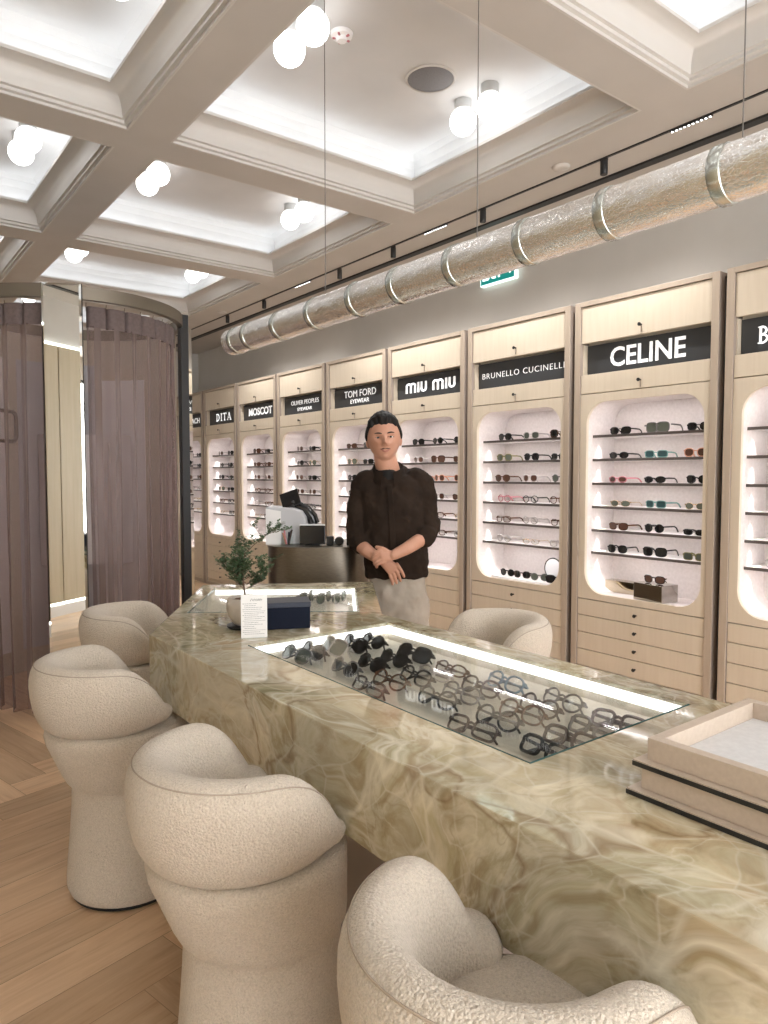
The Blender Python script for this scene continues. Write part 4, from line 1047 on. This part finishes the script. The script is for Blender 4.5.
o=MB().lathe([(.0005,-.012),(.022,-.012),(.025,-.008),(.025,.01),(.0005,.012)],c=(0,0,.0255),n=28,m=M['black'],axis='y').obj('webcam',smooth=40,loc=onpod(.125,-.12)); o.rotation_euler=(0,0,pr); tag(o,'small round black webcam disc on the podium edge','webcam')
o=MB().box(-.03,.03,-.03,.03,0,.022,M['white']).obj('white_block',bevel=.004,loc=onpod(.113,-.03)); o.rotation_euler=(0,0,pr); tag(o,'small white plastic block behind the round webcam','box')
o=MB().box(-.035,.035,-.02,.02,0,.045,M['black']).obj('card_reader',bevel=.004,loc=onpod(.20,-.09)); o.rotation_euler=(0,0,pr); tag(o,'small black card reader at the right end of the podium','card reader')
# pen cup and little toy flowers
pcup=thing('pen_holder','clear cup of coloured pens in front of the grey machine','pen holder',onpod(-.165,-.112),pr)
MB().lathe([(.0005,0),(.030,0),(.032,.004),(.034,.055),(.032,.055),(.029,.005),(.0005,.004)],n=24,m=M['glass']).obj('cup',parent=pcup,smooth=40)
for i,(m,dx,dy,l) in enumerate([('fr_pink',-.012,.0,.085),('navy',.004,.006,.075),('fr_brown',.016,-.004,.09),('fr_peach',-.018,.008,.07),('black',.010,.012,.08)]):
    MB().tube([(dx*.5,dy*.5,.006),(dx*1.6,dy*1.6,l)],.0045,M[m],n=8).obj('pen',parent=pcup,smooth=60)
fb=thing('flower_sprig','small yellow flower sprig in a dark bud vase at the podium corner','flowers',onpod(-.245,-.02),pr)
MB().lathe([(.0005,0),(.014,0),(.018,.012),(.014,.03),(.008,.042),(.0005,.042)],n=18,m=M['navy']).obj('vase',parent=fb,smooth=50)
q=MB(); rt2=random.Random(5)
for i in range(5):
    a=rt2.uniform(0,6.28); q.tube([(0,0,.035),(.014*math.cos(a),.014*math.sin(a),.075),(.028*math.cos(a),.022*math.sin(a),.095+.01*i)],.0012,M['leaf'],n=5)
    q.sphere((.028*math.cos(a),.022*math.sin(a),.099+.01*i),.007,M['fr_yellow'] if i%2 else M['fr_peach'],10,6)
q.obj('stems',parent=fb,smooth=60)
# ---------------------------------------------------------------- person
# local frame: x to the right in the photograph, y away from the viewer, z up; front faces -y
pb=Vector((2.325,2.90)); prz=-R(37.45+1.3)
man=thing('person','person with short black hair, dark brown shirt and stone trousers, hands crossed','person',(pb.x,pb.y,0),prz)
def V(*a): return Vector(a)
def limb(b,pts,rad,n=20,flat=1.0,up=None):
    # resample a joint chain smoothly (catmull-rom)
    P=[Vector(p) for p in pts]; out=[];rr=[]
    for i in range(len(P)-1):
        p0=P[max(i-1,0)];p1=P[i];p2=P[i+1];p3=P[min(i+2,len(P)-1)]
        for s in range(6):
            t=s/6; out.append(.5*((2*p1)+(p2-p0)*t+(2*p0-5*p1+4*p2-p3)*t*t+(3*p1-p0-3*p2+p3)*t**3)); rr.append(rad[i]*(1-t)+rad[i+1]*t)
    out.append(P[-1]); rr.append(rad[-1])
    # rounded ends
    d0=(out[0]-out[1]).normalized(); d1=(out[-1]-out[-2]).normalized()
    out=[out[0]+d0*rr[0]*.8,out[0]+d0*rr[0]*.5]+out+[out[-1]+d1*rr[-1]*.5,out[-1]+d1*rr[-1]*.8]; rr=[rr[0]*.45,rr[0]*.8]+rr+[rr[-1]*.8,rr[-1]*.45]
    b.tube(out,rr,None,n=n,flat=flat,up=up)
def ell(b,secs,n=36,e=2.4,tilt=None):
    # secs: (z,cx,cy,rx,ry)
    rings=[]
    for z,cx,cy,rx,ry in secs:
        rings.append([Vector((cx+rx*math.copysign(abs(math.cos(2*PI*q/n))**(2/e),math.cos(2*PI*q/n)),cy+ry*math.copysign(abs(math.sin(2*PI*q/n))**(2/e),math.sin(2*PI*q/n)),z+(tilt(z)*math.sin(2*PI*q/n) if tilt else 0))) for q in range(n)])
    b.loft(rings,None)
def voxel(o,size,smooth=6,fac=.6):
    m=o.modifiers.new('r','REMESH'); m.mode='VOXEL'; m.voxel_size=size; m.use_smooth_shade=True
    if smooth: s=o.modifiers.new('s','SMOOTH'); s.iterations=smooth; s.factor=fac
    return o
HC=V(-.082,-.035,1.636)      # head centre
hr=Matrix.Translation(HC)@Matrix.Rotation(R(4),4,'Z')@Matrix.Rotation(R(-4),4,'Y')@Matrix.Rotation(R(-2),4,'X')
def g(x,s): return math.exp(-(x/s)**2)
def headpt(th,ph):
    # th 0 top..pi bottom; ph angle, -pi/2 is the face
    x=math.sin(th)*math.cos(ph); y=math.sin(th)*math.sin(ph); z=math.cos(th)
    X=x*.0865; Y=y*.100; Z=z*.120
    t=max(0,-z)                      # lower half: taper to jaw and chin
    X*=1-.30*t**1.5-(.06 if z>.6 else 0)
    if y>0: Y*=1-.28*t; 
    else: Y*=1-.10*t**2
    Z+= -.006*t*max(0,-y)
    f=max(0,-y)
    # face planes flattening
    if y<0: Y=max(Y,-.088-.003*z) if abs(x)<.0 else Y
    yy=0
    if y<0:
        nz=(Z+.012)/1.0
        yy-= .031*g(X,.0125)*(g(Z+.028,.013)+ .55*g(Z+.008,.018))        # nose
        yy-= .008*(g(X-.011,.006)+g(X+.011,.006))*g(Z+.034,.006)        # nostril wings
        yy+= .013*(g(X-.031,.014)+g(X+.031,.014))*g(Z-.004,.011)        # eye sockets
        yy-= .005*(g(X-.028,.022)+g(X+.028,.022))*g(Z-.024,.008)        # brow ridge
        yy-= .006*(g(X-.036,.016)+g(X+.036,.016))*g(Z+.028,.018)        # cheeks
        yy-= .007*g(X,.019)*g(Z+.060,.006)+.0075*g(X,.016)*g(Z+.071,.006) # lips
        yy+= .004*g(X,.022)*g(Z+.0655,.0028)
        yy-= .008*g(X,.018)*g(Z+.098,.013)                                # chin
        yy+= .003*g(X,.02)*g(Z+.083,.006)
    return V(X,Y+yy,Z)
body=MB()
rings=[]
nt_,np_=110,128
for i in range(nt_+1):
    th=PI*min(max(i/nt_,.004),.996); rings.append([hr@headpt(th,2*PI*q/np_) for q in range(np_)])
body.loft(rings)
for sd in (-1,1):   # ears
    rings=[]
    for k_ in range(9):
        t=PI*k_/8; s_=max(math.sin(t),.05)
        rings.append([hr@V(sd*(.071+.009*s_*(1 if q<12 else .2)),.006+.014*s_*math.cos(2*PI*q/24)+.004,-.008-.031*math.cos(t)) if False else hr@V(sd*(.083+.009*s_*math.sin(2*PI*q/24)*.8+.005*s_),.008+.016*s_*math.cos(2*PI*q/24),-.010-.032*math.cos(t)) for q in range(24)])
    body.loft(rings)
# neck and upper chest
NB=V(-.06,.005,1.47)
limb(body,[hr@V(0,.018,-.05),hr@V(0,.020,-.10),NB,V(-.045,.01,1.38)],[.058,.058,.062,.080],n=28)
ell(body,[(1.0,.005,.01,.13,.08),(1.15,-.005,.01,.135,.085),(1.35,-.035,.01,.14,.085),(1.43,-.045,.01,.11,.06)])
# arms: A = image left (his right), B = image right (his left)
A=[V(-.190,.0,1.395),V(-.215,-.01,1.25),V(-.218,-.035,1.120),V(-.165,-.135,1.065),V(-.085,-.165,1.022)]
Bm=[V(.105,.0,1.395),V(.140,-.01,1.26),V(.148,-.03,1.155),V(.06,-.150,1.095),V(-.030,-.205,1.052)]
limb(body,A,[.046,.045,.039,.034,.0255],n=20)
limb(body,Bm,[.046,.045,.039,.034,.0255],n=20)
# hand A (lower): back of the hand to the viewer, fingers pointing down and right
def palm(b,p0,p1,w0,w1,t,side):
    d=(p1-p0); dn=d.normalized(); s=side.normalized(); nn=dn.cross(s).normalized(); rings=[]
    for k_ in range(9):
        u=k_/8; c_=p0+d*u; w=w0*(1-u)+w1*u; tt=t*(1-.25*u)
        if k_ in (0,8): w*=.8; tt*=.7
        rings.append([c_+s*w*math.copysign(abs(math.cos(2*PI*q/20))**.75,math.cos(2*PI*q/20))+nn*tt*math.copysign(abs(math.sin(2*PI*q/20))**.85,math.sin(2*PI*q/20)) for q in range(20)])
    b.loft(rings)
wa=A[-1]; ka=V(-.022,-.172,.966)
sdA=V(.62,-.10,.66)         # across the knuckles
palm(body,wa,ka,.026,.037,.0145,sdA)
sA=sdA.normalized(); dA=(ka-wa).normalized()
fl=[(-.030,.052),(-.010,.062),(.011,.067),(.031,.062)]
for i,(o_,l) in enumerate(fl):
    base=wa+(ka-wa)*.90+sA*o_; dd=(dA*.62+V(.02+.10*(i-1.2),.01,-.72)).normalized()
    if i==3: dd=(dA*.62+V(.20,-.03,-.60)).normalized()
    p1=base+dd*l*.45; p2=p1+(dd*.9+V(0,.22,-.25)).normalized()*l*.33; p3=p2+(dd*.8+V(-.05,.42,-.30)).normalized()*l*.26
    limb(body,[base-dd*.012,base,p1,p2,p3],[.0095,.0095,.0088,.0080,.0068],n=12)
# thumb of A tucked behind
limb(body,[wa+sA*.018+V(0,.01,-.01),wa+sA*.040+V(.0,.012,-.025),wa+sA*.050+V(.010,.016,-.052)],[.0115,.0105,.0085],n=12)
# hand B (upper): palm over wrist A, fingers wrap round it
wb=Bm[-1]; kb=V(-.098,-.212,1.045)
sdB=V(-.25,-.05,.95)
palm(body,wb,kb,.025,.036,.0145,sdB)
sB=sdB.normalized(); dB=(kb-wb).normalized()
for i,o_ in enumerate((.029,.010,-.010,-.029)):
    base=wb+(kb-wb)*.92+sB*o_
    l=(.056,.064,.062,.052)[i]
    p1=base+(dB*.85+V(-.1,.28,-.32)).normalized()*l*.45
    p2=p1+V(-.45,.60,-.62).normalized()*l*.38
    p3=p2+V(.05,.85,-.45).normalized()*l*.32
    limb(body,[base-dB*.012,base,p1,p2,p3],[.0095,.0098,.0090,.0084,.0072],n=12)
limb(body,[wb+sB*.016+dB*.02,wb+sB*.038+dB*.045+V(0,.004,0),wb+sB*.046+dB*.075+V(0,.018,.002)],[.012,.0108,.009],n=12)
# legs (under the trousers)
for sd,x0 in ((-1,-.080),(1,.062)):
    limb(body,[V(x0,.01,.86),V(x0+sd*.015,.0,.56),V(x0+sd*.03,.02,.25)],[.075,.050,.036],n=16)
bo=body.obj('body',M['skin'],parent=man); voxel(bo,.0032,1,.5)
# face details
_S=[(headpt(PI*(.25+.55*i/150),-PI/2+1.1*(j-60)/60)) for i in range(151) for j in range(121)]
def surf(x,z):
    return min(_S,key=lambda p:(p.x-x)**2+(p.z-z)**2).y
def fp(x,z,off=0): return hr@V(x,surf(x,z)-off,z)
def fobj(b,name,m,par=bo,sm=180):
    o=b.obj(name,m,parent=par,smooth=sm); return o
for sd in (-1,1):
    e=MB(); ex,ez=sd*.0315,.003
    ey=surf(ex,ez)
    e.sphere(hr@V(ex,ey+.0080,ez),.0160,M['eye'],24,14,(1.05,.75,.50))
    e.sphere(hr@V(ex-.001,ey-.0008,ez+.0008),.0072,M['iris'],14,8,(1,.75,.9)); fobj(e,'eye',M['eye'])
    for nm,dz,cv,rr_ in (('eyelid',.0068,-.0062,.0022),('eyelid',-.0062,.0050,.0013)):
        l=MB(); l.tube([fp(ex+t*.0175,ez+dz+cv*t*t,.0012) for t in (-1,-.6,-.2,.2,.6,1)],[rr_*.5,rr_*.9,rr_,rr_,rr_*.9,rr_*.5],M['skin'],n=8); fobj(l,nm,M['skin'])
    l=MB(); l.tube([fp(ex+t*.0170,ez+.0050-.0058*t*t,.0026) for t in (-1,-.6,-.2,.2,.6,1)],[.0006,.0010,.0012,.0012,.0010,.0006],M['hair'],n=6); fobj(l,'eyelash',M['hair'])
    w_=MB(); w_.tube([fp(sd*(.0135+.0375*t),.0205+.0065*math.sin(PI*t*.72)-.002*t,.0006) for t in (0,.15,.3,.5,.7,.85,1)],[.0016,.0030,.0036,.0036,.0032,.0024,.0012],M['hair'],n=8); fobj(w_,'eyebrow',M['hair'])
    q=MB(); q.sphere(fp(sd*.0075,-.0395,-.0002),.0030,M['lips'],8,6,(1,1,.6)); fobj(q,'nostril',M['lips'])
xs=[-1,-.7,-.35,0,.35,.7,1]
lm=MB()
lm.tube([fp(t*.026,-.0650+.0095*t*t,-.0002) for t in xs],[.0012,.0028,.0038,.0034,.0038,.0028,.0012],M['lips'],n=8)
lm.tube([fp(t*.022,-.0688+.0105*t*t,-.0008) for t in xs],[.0010,.0032,.0044,.0048,.0044,.0032,.0010],M['lips'],n=8)
fobj(lm,'lips',M['lips'])
mu=MB()
for k_ in range(3): mu.tube([fp(t*.026,-.0520-.0022*k_-.0035*t*t,.0002) for t in xs],[.0004,.0008,.0010,.0006,.0010,.0008,.0004],M['hair'],n=6)
fobj(mu,'moustache',M['hair'])
# hair: cap over the skull with a raised, swept front
hb=MB(); rings=[]; nh=96; rowsN=26
for i in range(rowsN+1):
    rg=[]
    for q in range(nh):
        ph=2*PI*q/nh; fr_=math.cos(ph+PI/2)       # 1 at the face, -1 at the back
        side=abs(math.sin(ph+PI/2))
        lim=1.08+ (.95 if fr_<-.2 else 0)*min(1,(-fr_-.2)/.35 if fr_<-.2 else 0) + (.62*g(fr_-.0,.28))
        if fr_>.35: lim=.90+.55*max(0,.80-fr_)+.05*math.sin(ph*7)+.04*math.sin(ph*17)
        th=max(.02,lim*i/rowsN)
        p=headpt(th,ph); n_=V(p.x/.0865**2,p.y/.100**2,p.z/.120**2).normalized()
        thick=.020+.012*max(0,fr_)*(1 if th>.35 else .7)+.004*noise.noise(V(ph*5,th*7,1))+.003*noise.noise(V(ph*14,th*5,3))
        if side>.8 and th>.9: thick=.013
        thick*= (1-.75*max(0,(i/rowsN-.86)/.14))
        rg.append(hr@(p+n_*thick))
    rings.append(rg)
for i in range(rowsN,-1,-4):
    rings.append([hr@(headpt(max(.02,1.0*i/rowsN),2*PI*q/nh)*.93) for q in range(nh)])
hb.loft(rings); ho=hb.obj('hair',M['hair'],parent=man); voxel(ho,.0035,2,.5)
# shirt
sb=MB()
ell(sb,[(.915,-.018,.01,.166,.120),(.94,-.018,.01,.168,.122),(1.02,-.020,.005,.168,.124),(1.12,-.025,.0,.168,.126),(1.22,-.030,.0,.170,.126),(1.32,-.036,.0,.176,.120),(1.385,-.042,.003,.182,.105),(1.425,-.046,.006,.172,.092),(1.458,-.051,.008,.136,.082),(1.478,-.059,.010,.098,.076),(1.492,-.062,.012,.078,.070)],n=48,e=2.5,tilt=lambda z: .034*max(0,min(1,(z-1.40)/.09)))
def sleeve(P,rad): limb(sb,P,rad,n=24)
sleeve([V(-.140,.0,1.430),V(-.190,-.002,1.392),V(-.217,-.008,1.25),V(-.222,-.03,1.130),V(-.195,-.075,1.090)],[.055,.062,.060,.056,.053])
sleeve([V(.055,.0,1.435),V(.112,-.002,1.398),V(.143,-.008,1.26),V(.150,-.028,1.160),V(.115,-.080,1.130)],[.055,.062,.060,.056,.054])
so=sb.obj('shirt',M['shirt'],parent=man); voxel(so,.006,4,.5)
tx=bpy.data.textures.new('folds','CLOUDS'); tx.noise_scale=.085; tx.noise_depth=2
dm=so.modifiers.new('d','DISPLACE'); dm.texture=tx; dm.strength=.034; dm.mid_level=.5
# collar wings, placket, buttons
def wing(sd):
    b=MB(); nb=hr@V(0,.02,-.115)
    pts_in=[]; 
    ring=[]
    for k_ in range(11):
        t=k_/10; a=R(90-sd*-1*0)+0
        ang=PI/2+sd*-1*(PI*.93)*t        # from nape to throat
        ang=PI/2-sd*PI*.90*t
        cx,cy=-.060,.006
        rx,ry=.078,.077
        z0=1.524-.060*t; z1=z0+.004-.010*t; 
        lower=z0-.036-.040*max(0,t-.55)/.45
        out=.012+.010*t
        pi_=V(cx+rx*math.cos(ang),cy+ry*math.sin(ang)-.010*t,z0+.018*(1-t))
        po=V(cx+(rx+out)*math.cos(ang)+sd*.010*max(0,t-.6),cy+(ry+out)*math.sin(ang)-.012*t,lower)
        ring.append([pi_,pi_+V(0,0,.002)+(po-pi_)*.05,po,po+(pi_-po)*.04+V(math.cos(ang),math.sin(ang),0)*-.003])
    b.loft(ring); o=b.obj('collar',M['shirt'],parent=so,smooth=60); s_=o.modifiers.new('s','SOLIDIFY'); s_.thickness=.005
wing(1); wing(-1)
tb_=MB(); limb(tb_,[V(-.064,-.006,1.462),V(-.058,-.036,1.425)],[.060,.045],n=20); to=tb_.obj('undershirt',M['tee'],parent=man,smooth=180)
pk=MB(); zz_=[1.40,1.30,1.20,1.10,1.0,.925]
def sx(z): return -.054+.030*(1.43-z)/.5
pk.loft([[V(sx(z)-.014,-.128+(.024 if z>1.38 else 0)-.006,z),V(sx(z)+.014,-.128+(.024 if z>1.38 else 0)-.006,z),V(sx(z)+.014,-.120+(.024 if z>1.38 else 0),z),V(sx(z)-.014,-.120+(.024 if z>1.38 else 0),z)] for z in zz_],M['shirt']); pk.obj('placket',parent=so,bevel=.002)
# trousers
tr_=MB()
ell(tr_,[(.60,-.008,.01,.152,.110),(.70,-.010,.012,.158,.114),(.80,-.010,.014,.155,.112),(.90,-.012,.014,.150,.106),(.97,-.012,.014,.140,.098)],n=44,e=2.6)
for sd,x0 in ((-1,-.085),(1,.068)):
    limb(tr_,[V(x0,.01,.78),V(x0+sd*.012,.004,.57),V(x0+sd*.022,.012,.38),V(x0+sd*.028,.02,.225)],[.088,.080,.070,.064],n=24)
to=tr_.obj('trousers',M['chino'],parent=man); voxel(to,.008,4,.5)
tx2=bpy.data.textures.new('folds2','CLOUDS'); tx2.noise_scale=.07; dm=to.modifiers.new('d','DISPLACE'); dm.texture=tx2; dm.strength=.026; dm.mid_level=.5
for sd,x0 in ((-1,-.113),(1,.096)):
    q=MB(); ell(q,[(.151,x0,-.05,.046,.135),(.17,x0,-.05,.048,.138),(.20,x0,-.035,.044,.115),(.235,x0,.01,.038,.058)],n=28,e=2.3); q.obj('shoe',M['shoe'],parent=man,smooth=60)
# ---------------------------------------------------------------- camera
cam=bpy.data.cameras.new('camera'); co=bpy.data.objects.new('camera',cam); COL.objects.link(co); S.camera=co
cam.sensor_fit='HORIZONTAL'; cam.sensor_width=36; cam.lens=708/768*36; cam.clip_start=.02
co.location=(0,0,CAMH); yaw,pitch=R(37.45),R(2.98)
Fv=Vector((math.sin(yaw)*math.cos(pitch),math.cos(yaw)*math.cos(pitch),-math.sin(pitch))); co.rotation_euler=Fv.to_track_quat('-Z','Y').to_euler()
# light: plain white world shines in as fill through the opening added behind the viewer
w=bpy.data.worlds.new('world'); S.world=w; w.use_nodes=True; w.node_tree.nodes['Background'].inputs[0].default_value=(1,1,1,1); w.node_tree.nodes['Background'].inputs[1].default_value=WORLD
S.view_settings.exposure=EXPO
